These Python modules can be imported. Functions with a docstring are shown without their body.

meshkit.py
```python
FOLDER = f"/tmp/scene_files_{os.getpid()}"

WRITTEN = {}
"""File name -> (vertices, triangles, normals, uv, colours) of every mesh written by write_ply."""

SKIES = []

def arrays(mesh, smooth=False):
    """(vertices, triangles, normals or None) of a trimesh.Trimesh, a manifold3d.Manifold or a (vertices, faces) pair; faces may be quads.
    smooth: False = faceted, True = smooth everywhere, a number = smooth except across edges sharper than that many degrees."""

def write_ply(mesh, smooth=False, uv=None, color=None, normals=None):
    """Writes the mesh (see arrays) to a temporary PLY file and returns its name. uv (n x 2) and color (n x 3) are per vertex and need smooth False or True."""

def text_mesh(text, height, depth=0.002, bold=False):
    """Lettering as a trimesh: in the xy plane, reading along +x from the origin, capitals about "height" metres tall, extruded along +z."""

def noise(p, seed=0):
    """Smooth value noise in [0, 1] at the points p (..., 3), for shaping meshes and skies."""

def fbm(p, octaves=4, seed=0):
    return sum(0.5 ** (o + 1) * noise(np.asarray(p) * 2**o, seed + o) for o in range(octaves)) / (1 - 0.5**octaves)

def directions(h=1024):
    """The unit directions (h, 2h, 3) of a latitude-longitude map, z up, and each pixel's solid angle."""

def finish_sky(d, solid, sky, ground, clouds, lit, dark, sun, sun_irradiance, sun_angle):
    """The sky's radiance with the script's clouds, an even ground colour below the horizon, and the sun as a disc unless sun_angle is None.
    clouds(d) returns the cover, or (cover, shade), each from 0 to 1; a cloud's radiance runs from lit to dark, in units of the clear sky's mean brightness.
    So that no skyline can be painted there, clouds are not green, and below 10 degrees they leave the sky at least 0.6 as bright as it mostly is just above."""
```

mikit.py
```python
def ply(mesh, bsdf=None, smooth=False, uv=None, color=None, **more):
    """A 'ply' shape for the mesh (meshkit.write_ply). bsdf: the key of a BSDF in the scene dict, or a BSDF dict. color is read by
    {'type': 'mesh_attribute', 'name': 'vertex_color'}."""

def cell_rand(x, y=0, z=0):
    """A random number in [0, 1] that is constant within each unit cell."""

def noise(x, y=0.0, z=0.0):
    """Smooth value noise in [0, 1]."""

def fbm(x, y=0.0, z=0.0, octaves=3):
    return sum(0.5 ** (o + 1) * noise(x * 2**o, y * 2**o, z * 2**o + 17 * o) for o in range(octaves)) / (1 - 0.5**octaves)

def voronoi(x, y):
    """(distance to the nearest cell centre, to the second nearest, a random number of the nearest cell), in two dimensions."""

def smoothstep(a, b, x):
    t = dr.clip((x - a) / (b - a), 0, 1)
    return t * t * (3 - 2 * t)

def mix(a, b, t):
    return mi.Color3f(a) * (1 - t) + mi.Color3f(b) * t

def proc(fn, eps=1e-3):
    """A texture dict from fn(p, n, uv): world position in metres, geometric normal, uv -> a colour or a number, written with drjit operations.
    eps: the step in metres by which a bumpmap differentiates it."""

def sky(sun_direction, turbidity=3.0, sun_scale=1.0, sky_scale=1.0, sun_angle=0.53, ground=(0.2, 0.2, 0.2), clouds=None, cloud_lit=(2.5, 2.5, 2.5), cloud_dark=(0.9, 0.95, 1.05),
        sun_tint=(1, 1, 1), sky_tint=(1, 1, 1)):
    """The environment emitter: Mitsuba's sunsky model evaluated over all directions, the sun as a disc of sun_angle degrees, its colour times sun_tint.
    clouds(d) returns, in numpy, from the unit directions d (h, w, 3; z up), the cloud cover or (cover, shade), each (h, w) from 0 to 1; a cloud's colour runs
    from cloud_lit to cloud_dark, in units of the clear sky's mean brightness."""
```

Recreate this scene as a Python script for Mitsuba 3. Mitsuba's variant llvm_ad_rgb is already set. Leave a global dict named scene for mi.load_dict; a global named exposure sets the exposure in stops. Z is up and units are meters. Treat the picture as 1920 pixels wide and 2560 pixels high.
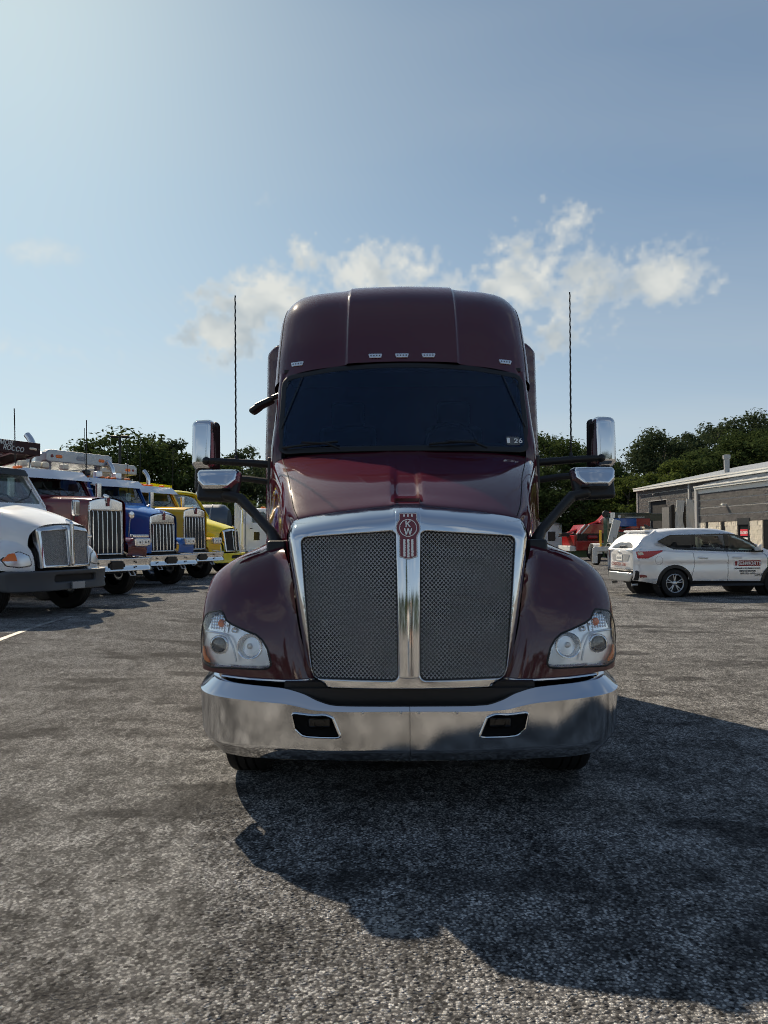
import math, random
import numpy as np, trimesh, drjit as dr, mitsuba as mi
import mikit, meshkit
from mikit import proc, noise, fbm, voronoi, cell_rand, smoothstep, mix
from scipy.interpolate import CubicSpline, PchipInterpolator, LinearNDInterpolator
from scipy.spatial import Delaunay, ConvexHull
import shapely
from shapely.geometry import Polygon, Point, LineString, box as sbox

T = mi.ScalarTransform4f
scene, labels = {}, {}
rng = np.random.default_rng(7)

# ------------------------------------------------------------------ camera, sky, exposure
CAM_H, PITCH = 1.6, math.radians(1.86)
scene['camera'] = {'type': 'perspective', 'fov': 53.06, 'fov_axis': 'x', 'near_clip': 0.05, 'far_clip': 3000.0,
    'to_world': T().look_at(origin=[0, 0, CAM_H], target=[0, 10, CAM_H + 10 * math.tan(PITCH)], up=[0.006, 0, 1])}
SUN_AZ, SUN_EL = math.radians(29.5), math.radians(39.3)
SUN = [-math.sin(SUN_AZ) * math.cos(SUN_EL), math.cos(SUN_AZ) * math.cos(SUN_EL), math.sin(SUN_EL)]


def clouds(d):
    az = np.degrees(np.arctan2(d[..., 0], d[..., 1]))
    el = np.degrees(np.arcsin(np.clip(d[..., 2], -1, 1))) + 1.2
    f = lambda a, b, o, sd, w=0.0: meshkit.fbm(np.stack([az * a + w, el * b - w, az * 0 + sd], -1), o, sd)
    warp = 2.2 * (f(.35, .5, 4, 31) - .5)
    n = .46 * f(.30, .38, 6, 3, warp * .3) + .32 * f(.85, 1.0, 5, 11, warp * .5) + .22 * f(2.3, 2.6, 5, 15, warp)

    def blob(a, e, sa, se):
        return np.exp(-((az - a) / sa) ** 2 - ((el - e) / se) ** 2)
    # heaps of cumulus low over the lot, with flat ragged bases
    m = np.maximum.reduce([blob(-8.5, 18.2, 6.0, 3.2), blob(-5.6, 21.4, 2.0, 2.0), blob(-1.5, 19.8, 5.0, 2.6), blob(2.2, 18.6, 5.0, 2.8), blob(10.5, 20, 4.4, 3.0), blob(13.8, 23, 2.2, 2.4), blob(14.5, 19, 4.6, 2.8), blob(20.5, 18.8, 3.6, 1.8), blob(-11.5, 16, 3.4, 2), blob(4, 15.5, 12, 2.0)])
    c = np.clip((1.5 * n + .56 * m - .97) / .32, 0, 1) * np.clip(m * 5 - .2, 0, 1)
    w = np.maximum.reduce([.85 * blob(-24.4, 20.2, 3.0, 1.1), .7 * blob(-8.8, 24.9, 1.1, 1.0), .6 * blob(-15.6, 15.2, 1.0, .7), .6 * blob(-25, 14, 8, 1.2), .5 * blob(-20, 15.5, 4, .7)])
    c2 = np.clip((n + .6 * w - .72) / .4, 0, 1) * (w > .04)
    # other cumulus far round the sky, then thin high cirrus
    far = .55 * np.clip((f(.07, .2, 6, 8) - .56) / .20, 0, 1) * np.clip((np.abs(az) - 34) / 14, 0, 1) * np.clip((el - 2) / 6, 0, 1) * np.clip((60 - el) / 20, 0, 1)
    p = d / np.maximum(.12, d[..., 2:3] + .12)
    ci = np.clip(meshkit.fbm(np.stack([p[..., 0] * .9 + p[..., 1] * .4, p[..., 1] * 2.4, p[..., 2] * 2], -1), 6, 5) - .40, 0, 1)
    haze = .06 + .74 * np.exp(-np.maximum(el, 0) / 10.5)
    cov = 1 - (1 - np.maximum(.88 * c, .5 * c2)) * (1 - .7 * far) * (1 - .40 * ci) * (1 - haze)
    shade = np.clip(1.9 * (f(.5, .65, 5, 21, warp * .4) - .36) + .05 * (20.5 - el) * (c > .02), 0, 1) * np.clip(c * 1.5, 0, 1) * .85
    shade = np.maximum(shade, .55 * np.clip(el / 24, 0, 1) * (1 - np.maximum(c, np.maximum(c2, far))))
    return cov, shade


exposure = 1.42
scene['sky'] = mikit.sky(SUN, turbidity=3.3, sky_scale=1.05, sun_scale=1.9, clouds=clouds, cloud_lit=(3.1, 3.12, 2.9), cloud_dark=(1.6, 1.85, 2.0), sun_tint=(0.95, 1.0, 1.07), sky_tint=(0.88, 1.0, 1.02))


# ------------------------------------------------------------------ helpers
def M(key, **d):
    scene[key] = d
    return key


def P(key, col, rough=0.5, metal=0.0, two=True, **more):
    c = col if isinstance(col, dict) else {'type': 'rgb', 'value': list(col)}
    b = {'type': 'principled', 'base_color': c, 'roughness': rough, 'metallic': metal, **more}
    scene[key] = {'type': 'twosided', 'bsdf': b} if two else b
    return key


_cache, _keep = {}, []


def put(key, mesh, mat, Tm=None, smooth=30, **more):
    k = (id(mesh), mat, smooth)
    if k not in _cache:
        _keep.append(mesh)
        _cache[k] = mikit.ply(mesh, mat, smooth=smooth, **more)
    d = dict(_cache[k])
    if Tm is not None:
        d['to_world'] = Tm
    assert key not in scene, key
    scene[key] = d
    return key


_count = {}


def uniq(name):
    n = _count.get(name, -1) + 1
    _count[name] = n
    return name if n == 0 else f'{name}_{n:03d}'


def tag(key, label=None, cat=None, group=None, kind=None):
    labels[key] = {k: v for k, v in dict(label=label, category=cat, group=group, kind=kind).items() if v}


class Thing:
    def __init__(s, name, label, cat, Tm=None, group=None):
        s.key = uniq(name)
        s.T = Tm
        tag(s.key, label, cat, group)

    def part(s, name, mesh, mat, Tm=None, of=None, smooth=30, label=None, kind=None):
        k = uniq((of or s.key) + '__' + name)
        t = s.T if Tm is None else (s.T @ Tm if s.T is not None else Tm)
        put(k, mesh, mat, t, smooth)
        if label or kind:
            tag(k, label, kind=kind)
        return k


def TM(v, f):
    return trimesh.Trimesh(np.asarray(v, float), np.asarray(f, int), process=False)


def cat(*ms):
    ms = [m for x in ms for m in (x if isinstance(x, (list, tuple)) else [x])]
    return trimesh.util.concatenate(ms)


def mirror(m):
    v = np.array(m.vertices) * [-1, 1, 1]
    return TM(v, np.array(m.faces)[:, ::-1])


def mv(m, dx=0, dy=0, dz=0):
    m = m.copy()
    m.apply_translation([dx, dy, dz])
    return m


def rot(m, axis, deg, at=(0, 0, 0)):
    m = m.copy()
    m.apply_transform(trimesh.transformations.rotation_matrix(math.radians(deg), axis, at))
    return m


def grid(G, flip=False, closeu=False):
    nv, nu = G.shape[:2]
    i, j = np.meshgrid(np.arange(nv - 1), np.arange(nu if closeu else nu - 1), indexing='ij')
    j2 = (j + 1) % nu
    q = np.stack([i * nu + j, i * nu + j2, (i + 1) * nu + j2, (i + 1) * nu + j], -1).reshape(-1, 4)
    f = np.vstack([q[:, [0, 1, 2]], q[:, [0, 2, 3]]])
    return TM(G.reshape(-1, 3), f[:, ::-1] if flip else f)


def spl(A, n, axis=0, kind='c'):
    A = np.asarray(A, float)
    t = np.arange(A.shape[axis])
    s = {'c': lambda: CubicSpline(t, A, axis=axis, bc_type='natural'), 'p': lambda: PchipInterpolator(t, A, axis=axis)}[kind]()
    return s(np.linspace(0, t[-1], n))


def loft(rows, nv, nu, kv='c', ku='c', flip=False):
    return spl(spl(np.asarray(rows, float), nv, 0, kv), nu, 1, ku)


def bx(x0, x1, y0, y1, z0, z1):
    m = trimesh.creation.box([x1 - x0, y1 - y0, z1 - z0])
    m.apply_translation([(x0 + x1) / 2, (y0 + y1) / 2, (z0 + z1) / 2])
    return m


_ICO = {k: np.array(trimesh.creation.icosphere(subdivisions=k).vertices) for k in (1, 2, 3)}


def hull(pts, r, k=2):
    pts = np.asarray(pts, float)
    r = np.broadcast_to(np.asarray(r, float), (len(pts),) if np.ndim(r) < 2 else (len(pts), 3))
    r = r[:, None, None] if r.ndim == 1 else r[:, None, :]
    v = (pts[:, None] + _ICO[k][None] * r).reshape(-1, 3)
    return trimesh.convex.convex_hull(v)


def rb(x0, x1, y0, y1, z0, z1, r, k=2):
    a = [(x, y, z) for x in (x0 + r, x1 - r) for y in (y0 + r, y1 - r) for z in (z0 + r, z1 - r)]
    return hull(a, r, k)


def tube(path, r, n=10, cap=True):
    p = np.asarray(path, float)
    r = np.broadcast_to(r, (len(p),))
    t = np.gradient(p, axis=0)
    t /= np.linalg.norm(t, axis=1, keepdims=True) + 1e-12
    a = np.cross(t[0], [0, 0, 1.0] if abs(t[0][2]) < 0.9 else [1.0, 0, 0])
    G = []
    ang = np.arange(n) * 2 * np.pi / n
    for i in range(len(p)):
        a = a - t[i] * (a @ t[i])
        a /= np.linalg.norm(a)
        b = np.cross(t[i], a)
        G.append(p[i] + r[i] * (np.cos(ang)[:, None] * a + np.sin(ang)[:, None] * b))
    m = grid(np.array(G), closeu=True)
    if cap:
        v = np.vstack([m.vertices, p[0], p[-1]])
        k = len(m.vertices)
        i = np.arange(n)
        j = (i + 1) % n
        o = (len(p) - 1) * n
        m = TM(v, np.vstack([m.faces, np.stack([j, i, i * 0 + k], 1), np.stack([o + i, o + j, i * 0 + k + 1], 1)]))
    return m


def lathe(prof, n=32, axis='z'):
    m = trimesh.creation.revolve(np.asarray(prof, float), sections=n)
    if axis == 'y':
        m = rot(m, [1, 0, 0], 90)          # +z -> -y
    if axis == 'x':
        m = rot(m, [0, 1, 0], 90)          # +z -> +x
    return m


def ext(poly, y0, y1):
    """polygon in (x, z) extruded between y0 and y1"""
    ms = []
    for g in getattr(poly, 'geoms', [poly]):
        m = trimesh.creation.extrude_polygon(g, y1 - y0, engine='earcut')
        v = np.array(m.vertices)
        ms.append(TM(np.stack([v[:, 0], y0 + v[:, 2], v[:, 1]], 1), np.array(m.faces)[:, ::-1]))
    return cat(ms)


def rpoly(pts, r=0.0, n=8):
    p = Polygon(pts)
    return p.buffer(-r, quad_segs=n).buffer(r, quad_segs=n) if r else p


def ring_pts(ring, step):
    n = max(8, int(round(ring.length / step)))
    pts = [ring.interpolate(i / n, normalized=True).coords[0] for i in range(n)]
    return np.array(pts)


def panel(poly, fn, res, depth=0.02, bevel=0.0, sharp=True):
    """surface over poly in (a, b), mapped by fn(a, b, h) with h outward; bevelled rim and a skirt of the given depth"""
    poly = max(getattr(poly, 'geoms', [poly]), key=lambda g: g.area)
    pts, hs, rings = [], [], []
    for ring in [poly.exterior, *poly.interiors]:
        c = ring_pts(ring, res * 0.6)
        if sharp:
            cor = np.array(ring.coords)[:-1]
            if len(cor) < 60:
                s = [ring.project(Point(q)) for q in cor] + list(np.linspace(0, ring.length, max(8, int(ring.length / (res * .6))), endpoint=False))
                s = np.unique(np.round(s, 6))
                s = s[np.insert(np.diff(s) > 1e-4, 0, True)]
                c = np.array([ring.interpolate(q).coords[0] for q in s])
        rings.append((len(pts) and sum(len(q) for q in pts), len(c), ring.is_ccw))
        pts.append(c)
        hs.append(np.full(len(c), -bevel))
    if bevel:
        for k, hh in ((0.3, .29), (0.65, .06), (1.0, 0)):
            q = poly.buffer(-bevel * k, join_style=1)
            for g in getattr(q, 'geoms', [q]):
                for ring in [g.exterior, *g.interiors]:
                    if ring.length > res:
                        c = ring_pts(ring, res * 0.6)
                        pts.append(c)
                        hs.append(np.full(len(c), -bevel * hh))
    inner = poly.buffer(-max(bevel * 1.0, 0) - res * 0.45)
    x0, y0, x1, y1 = poly.bounds
    gx, gy = np.meshgrid(np.arange(x0, x1 + res, res), np.arange(y0, y1 + res, res))
    gx = gx + (np.arange(len(gx)) % 2)[:, None] * res * .5
    g = np.stack([gx.ravel(), gy.ravel()], 1)
    g = g[shapely.contains_xy(inner, g[:, 0], g[:, 1])]
    pts.append(g)
    hs.append(np.zeros(len(g)))
    p, h = np.vstack(pts), np.concatenate(hs)
    tri = Delaunay(p).simplices
    c = p[tri].mean(1)
    tri = tri[shapely.contains_xy(poly, c[:, 0], c[:, 1])]
    e1, e2 = p[tri[:, 1]] - p[tri[:, 0]], p[tri[:, 2]] - p[tri[:, 0]]
    ar = e1[:, 0] * e2[:, 1] - e1[:, 1] * e2[:, 0]
    tri = np.where((ar > 0)[:, None], tri, tri[:, ::-1])[np.abs(ar) > 1e-10]
    V, F = [fn(p[:, 0], p[:, 1], h)], [tri]
    if depth:
        off = len(p)
        for s, n, ccw in rings:
            q = p[s:s + n]
            V.append(fn(q[:, 0], q[:, 1], np.full(n, -depth)))
            i = np.arange(n)
            j = (i + 1) % n
            a, b, a2, b2 = s + i, s + j, off + i, off + j
            f = np.vstack([np.stack([a, a2, b2], 1), np.stack([a, b2, b], 1)])
            F.append(f if ccw else f[:, ::-1])
            if s and not ccw or (s == 0 and not ccw):
                pass
            off += n
    return TM(np.vstack(V), np.vstack(F))


def dome(poly, y0, R, depth, crown, back, tilt=0.0):
    b = poly.boundary
    c = poly.centroid
    rr = max(poly.bounds[2] - poly.bounds[0], poly.bounds[3] - poly.bounds[1]) / 2

    def fn(a, bb, h):
        d = shapely.distance(b, shapely.points(a, bb))
        t = np.clip(d / R, 0, 1)
        y = y0 - depth * np.sqrt(1 - (1 - t) ** 2.2) + crown * (((a - c.x) / rr) ** 2 + .6 * ((bb - c.y) / rr) ** 2) + tilt * (bb - c.y) * t
        return np.stack([a, np.where(h < -1e-9, y0 - h, y), bb], 1)
    return panel(poly, fn, res=.011, depth=back)


def text(s, h, depth=0.003, bold=False):
    """lettering in the x-z plane facing -y, centred"""
    m = meshkit.text_mesh(s, h, depth, bold)
    v = np.array(m.vertices)
    v = np.stack([v[:, 0] - (v[:, 0].min() + v[:, 0].max()) / 2, -v[:, 2], v[:, 1] - h / 2], 1)
    return TM(v, np.array(m.faces))


# ------------------------------------------------------------------ materials
P('maroon_paint', (0.055, 0.0018, 0.010), 0.04, 0.0, clearcoat=1.0, clearcoat_gloss=0.99, eta=1.56)
M('chrome', type='twosided', bsdf={'type': 'roughconductor', 'material': 'Al', 'alpha': 0.012, 'specular_reflectance': {'type': 'rgb', 'value': [0.80, 0.82, 0.84]}})
P('polished_alloy', (0.72, 0.73, 0.74), 0.22, 1.0)
P('satin_silver', (0.62, 0.64, 0.66), 0.3, 0.9)
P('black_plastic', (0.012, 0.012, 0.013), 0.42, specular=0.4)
P('black_gloss', (0.01, 0.01, 0.011), 0.12)
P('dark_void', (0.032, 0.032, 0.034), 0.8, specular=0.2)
P('radiator_fins', proc(lambda p, n, uv: mix((0.03, 0.031, 0.033), (0.07, 0.072, 0.075), dr.select(dr.abs(p.z * 60 - dr.floor(p.z * 60) - .5) < .22, 1.0, 0.0))), 0.6, 0.2)
P('cavity_grey', (0.13, 0.13, 0.13), 0.7)
P('rubber', (0.018, 0.018, 0.019), 0.8, specular=0.25)
P('seam_dark', (0.008, 0.006, 0.007), 0.7, specular=0.1)
P('amber_lens', (0.75, 0.16, 0.01), 0.12, spec_trans=0.0, clearcoat=1.0)
P('red_lens', (0.42, 0.01, 0.012), 0.12, clearcoat=1.0)
P('dark_red_lens', (0.16, 0.008, 0.01), 0.12, clearcoat=1.0)
P('white_print', (0.82, 0.82, 0.8), 0.5)
P('wire_steel', (0.72, 0.73, 0.74), 0.28, 1.0)
P('emblem_red', (0.16, 0.012, 0.02), 0.2, clearcoat=1.0)
P('lamp_silver', (0.80, 0.83, 0.86), 0.3, 0.75)
P('lamp_glass', (0.07, 0.08, 0.09), 0.04, clearcoat=1.0)
P('trim_grey', (0.10, 0.10, 0.105), 0.55)
P('interior', (0.02, 0.022, 0.026), 0.8)
P('curtain_grey', (0.07, 0.075, 0.085), 0.85)
P('seat_grey', (0.10, 0.10, 0.10), 0.8)
M('window_glass', type='thindielectric', int_ior=1.5, specular_transmittance={'type': 'rgb', 'value': [0.09, 0.12, 0.15]}, specular_reflectance={'type': 'rgb', 'value': [0.4, 0.55, 0.8]})
M('clear_lens', type='thindielectric', int_ior=1.45, specular_transmittance={'type': 'rgb', 'value': [0.95, 0.97, 1.0]})


def coarse_patch(p):
    """the rougher worn patch that starts along a slanting edge at the left"""
    t = (p.x + 0.98) * 0.86 + (p.y - 4.1) * 0.18 + 0.25 * (fbm(p.x * 2.2, p.y * 2.2, 5.0, 3) - 0.5)
    return smoothstep(-0.05, 0.10, t) * (1 - smoothstep(4.6, 5.6, p.y)) * (1 - smoothstep(1.2, 2.4, t))


def asphalt(p, n, uv):
    big = fbm(p.x * 0.35, p.y * 0.35, 1.0, 4)
    mid = fbm(p.x * 1.7 + 9, p.y * 1.1, 4.0, 4)
    d1, d2, r = voronoi(p.x * 78, p.y * 78)
    cp = coarse_patch(p)
    stone = mix((0.050, 0.050, 0.051), (0.30, 0.297, 0.288), r * r)
    c = mix(stone, mi.Color3f(0.026, 0.026, 0.028), smoothstep(0.32, 0.66, d1) * (0.62 + 0.25 * cp))
    dust = smoothstep(0.40, 0.66, 0.55 * big + 0.45 * mid) * (0.35 + 0.65 * noise(p.x * 45, p.y * 45))
    c = mix(c, c * 0.95 + mi.Color3f(0.030, 0.0295, 0.028), dust * (1 - 0.7 * cp))
    e1, e2, q = voronoi(p.x * 36 + 5, p.y * 36)
    c = mix(c, mi.Color3f(0.34, 0.335, 0.32), dr.select((q > 0.97) & (e1 < 0.24), 0.55, 0.0))
    c = mix(c, mi.Color3f(0.012, 0.012, 0.013), dr.select((q < 0.07 + 0.16 * cp) & (e1 < 0.30), 0.85, 0.0))
    g = 0.5 * noise(p.x * 34, p.y * 22, 1.0) + 0.3 * noise(p.x * 13, p.y * 7, 2.0) + 0.35 * noise(p.x * 60, p.y * 40, 3.0) + 0.25 * noise(p.x * 5, p.y * 2.4, 4.0)
    c = c * (0.58 + 1.12 * smoothstep(0.25, 1.1, g) * 1.15)
    streak = fbm(p.x * 1.3 + 3, p.y * 6.0, 2.0, 4)
    c = c * (0.84 + 0.36 * smoothstep(0.3, 0.7, streak))
    oil = smoothstep(0.60, 0.70, fbm(p.x * 0.9 + 31, p.y * 2.2, 7.0, 5))
    c = mix(c, mi.Color3f(0.016, 0.016, 0.017), oil * 0.6)
    spot = dr.sqrt(dr.square((p.x - 0.03) / 0.10) + dr.square((p.y - 3.25) / 0.13)) + 0.8 * (fbm(p.x * 14, p.y * 14, 2.0, 3) - 0.5)
    c = mix(c, mi.Color3f(0.42, 0.41, 0.38), (1 - smoothstep(0.75, 1.0, spot)) * smoothstep(0.45, 0.62, noise(p.x * 90, p.y * 90)) * 0.4)
    return c


def asphalt_h(p, n, uv):
    d1, d2, r = voronoi(p.x * 78, p.y * 78)
    e1, e2, q = voronoi(p.x * 36 + 5, p.y * 36)
    cp = coarse_patch(p)
    return (0.6 * (1 - smoothstep(0.0, 0.6, d1)) * (.3 + r) + (0.8 + 0.8 * cp) * (1 - smoothstep(0, 0.55, e1)) * q + 1.1 * fbm(p.x * 12, p.y * 12, 1.0, 3))


M('asphalt', type='twosided', bsdf={'type': 'bumpmap', 'arbitrary': proc(asphalt_h, 1.5e-3), 'scale': 0.0065, 'bsdf': {'type': 'principled', 'base_color': proc(asphalt), 'roughness': 0.9, 'specular': 0.08}})


# ------------------------------------------------------------------ ground
def ground_z(x, y):
    x, y = np.asarray(x, float), np.asarray(y, float)
    s = lambda a, b, v: (lambda t: t * t * (3 - 2 * t))(np.clip((v - a) / (b - a), 0, 1))
    return 0.25 * s(-1.5, -5.5, x) * s(7, 13, y)


def _ground():
    def axis(lo, hi, near):
        a = [near[0]]
        st = 0.5
        xs = list(np.arange(near[0], near[1] + 1e-6, 0.5))
        v, st = near[1], 0.6
        while v < hi:
            v += st
            st *= 1.35
            xs.append(v)
        v, st, lo_s = near[0], 0.6, []
        while v > lo:
            v -= st
            st *= 1.35
            lo_s.append(v)
        return np.array(lo_s[::-1] + xs)
    X, Y = np.meshgrid(axis(-900, 900, (-12, 14)), axis(-600, 1500, (-2, 34)))
    return grid(np.stack([X, Y, ground_z(X, Y)], -1))


put('ground', _ground(), 'asphalt', smooth=True)
tag('ground', kind='structure')


def worn_line(p, n, uv):
    a = smoothstep(0.42, 0.60, fbm(p.x * 14, p.y * 9, 3.0, 4))
    return mix(asphalt(p, n, uv), mi.Color3f(0.36, 0.355, 0.34), a * 0.28)


P('worn_paint', proc(worn_line), 0.6)
ys = np.linspace(9.0, 13.4, 14)
put('parking_line', grid(np.stack([np.stack([np.full(14, -5.49), ys, ground_z(-5.49, ys) + .004], 1), np.stack([np.full(14, -5.39), ys, ground_z(-5.39, ys) + .004], 1)])), 'worn_paint', smooth=True)
tag('parking_line', kind='structure')

# ------------------------------------------------------------------ main truck (local: x right, y back from the bumper, z up)
TX, TY, TYAW = 0.137, 4.3, -0.69
TT = T().translate([TX, TY, 0]).rotate([0, 0, 1], TYAW)
truck = Thing('semi_truck', 'large glossy maroon semi truck with chrome grille and bumper facing the camera', 'truck', TT)
both = lambda name, mesh, mat, **k: [truck.part(name, m, mat, **k) for m in (mesh, mirror(mesh))]
ip = lambda xs, ys: (lambda v: np.interp(v, xs, ys))
cs = lambda xs, ys: CubicSpline(xs, ys, bc_type='natural')

# --- bumper: a panel in (s, v): s runs round the plan curve, v up the section
BP = np.array([(0, 0), (.2, .002), (.45, .012), (.7, .04), (.9, .075), (1.06, .13), (1.17, .20), (1.235, .30), (1.265, .45), (1.275, .66)])
_d = np.concatenate([[0], np.cumsum(np.linalg.norm(np.diff(BP, axis=0), axis=1))])
BPX, BPY = cs(_d, BP[:, 0]), cs(_d, BP[:, 1])
b_top = PchipInterpolator([0, .3, .42, .52, .62, .74, .9, 1.1, 1.3, 1.5], [.652, .652, .655, .675, .712, .738, .748, .757, .77, .785])
b_bot = PchipInterpolator([0, .5, .9, 1.1, 1.25, 1.4, 1.6], [.335, .335, .333, .338, .372, .44, .52])
b_lip = PchipInterpolator([0, .42, .62, .8, 1.5], [.022, .026, .06, .07, .066])


def bump_fn(s, v, h):
    a = np.abs(s)
    x, y = BPX(a), BPY(a)
    tx, ty = BPX(a, 1), BPY(a, 1)
    L = np.hypot(tx, ty)
    nx, ny = ty / L, -tx / L                     # outward in plan
    zt, zb, lip = b_top(a), b_bot(a), b_lip(a)
    # section: v in 0..1 is the face from under-curl to the lip's front crease, 1..1.3 the sloped lip
    face_top = zt - lip
    vv = np.clip(v, 0, 1)
    z = zb + (face_top - zb) * vv + np.clip((v - 1) / 0.3, 0, 1) * lip
    inn = 0.07 * np.clip((0.25 - vv) / 0.25, 0, 1) ** 1.3 + 0.014 * (1 - vv)
    li = np.clip((v - 1) / 0.3, 0, 1)
    inn = inn + (lip * 1.15) * (li ** 0.9)
    d = h - inn
    X = np.sign(s + 1e-12) * (x + nx * d)
    return np.stack([X, y + ny * d, z], 1)


def bump_v(x, z):
    a = np.interp(abs(x), BP[:, 0], _d)
    zb, ft = b_bot(a), b_top(a) - b_lip(a)
    return math.copysign(a, x), float((z - zb) / (ft - zb))


FOG = [(.385, .485), (.43, .595), (.47, .612), (.60, .612), (.655, .618), (.66, .6), (.645, .53), (.60, .49)]
fog_sv = rpoly([bump_v(x, z) for x, z in FOG], 0.03)
half = Polygon([(0.0015, 0)] + [(s, 0) for s in np.linspace(.05, _d[-1], 12)] + [(_d[-1], .5), (_d[-1], 1), (_d[-1], 1.3)] + [(s, 1.3) for s in np.linspace(_d[-1] - .05, .05, 12)] + [(.0015, 1.3)]).difference(fog_sv)


def half_panel(poly, sgn, **k):
    m = panel(poly, bump_fn, **k)
    return m if sgn > 0 else mirror(m)


_bm = panel(half, bump_fn, res=0.02, depth=0.03, bevel=0.0)
for m in (_bm, mirror(_bm)):
    truck.part('bumper_half', m, 'chrome', smooth=28)
fr = fog_sv.exterior
_fo = np.array([fr.interpolate(t, normalized=True).coords[0] for t in np.linspace(0, 1, 60)])
low = bump_fn(_fo[:, 0], _fo[:, 1], np.full(60, 0.004))
both('fog_lamp_trim', tube(low, 0.0065, 8), 'chrome')
q = fog_sv.buffer(.02)
both('fog_lamp_recess', cat(mv(panel(Polygon([(.34, .44), (.70, .44), (.70, .625), (.34, .625)]), lambda a, b, h: np.stack([a, .16 + 0 * a, b], 1), res=.1, depth=0)),
     bx(.34, .70, .06, .16, .622, .627), bx(.34, .70, .06, .16, .44, .445), bx(.70, .705, .06, .16, .44, .625), bx(.335, .34, .04, .16, .44, .625)), 'dark_void')
both('fog_lamp', cat(rb(.44, .58, .085, .14, .515, .585, .02), lathe([(0.001, 0), (.028, 0), (.03, .02), (.03, .03)], 20, 'y').apply_translation([.51, .1, .55])), 'black_gloss')
both('licence_bolt', cat([mv(lathe([(0.001, .004), (.007, .003), (.008, 0)], 10, 'y'), .05 + .21 * i, -.002, .625) for i in (0, 1)]), 'satin_silver')
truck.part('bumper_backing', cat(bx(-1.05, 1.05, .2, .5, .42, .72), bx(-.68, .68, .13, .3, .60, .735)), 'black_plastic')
# painted valance behind the bumper, under the grille
truck.part('valance', cat(bx(-.72, .72, .16, .24, .70, .765)), 'black_plastic')

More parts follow.
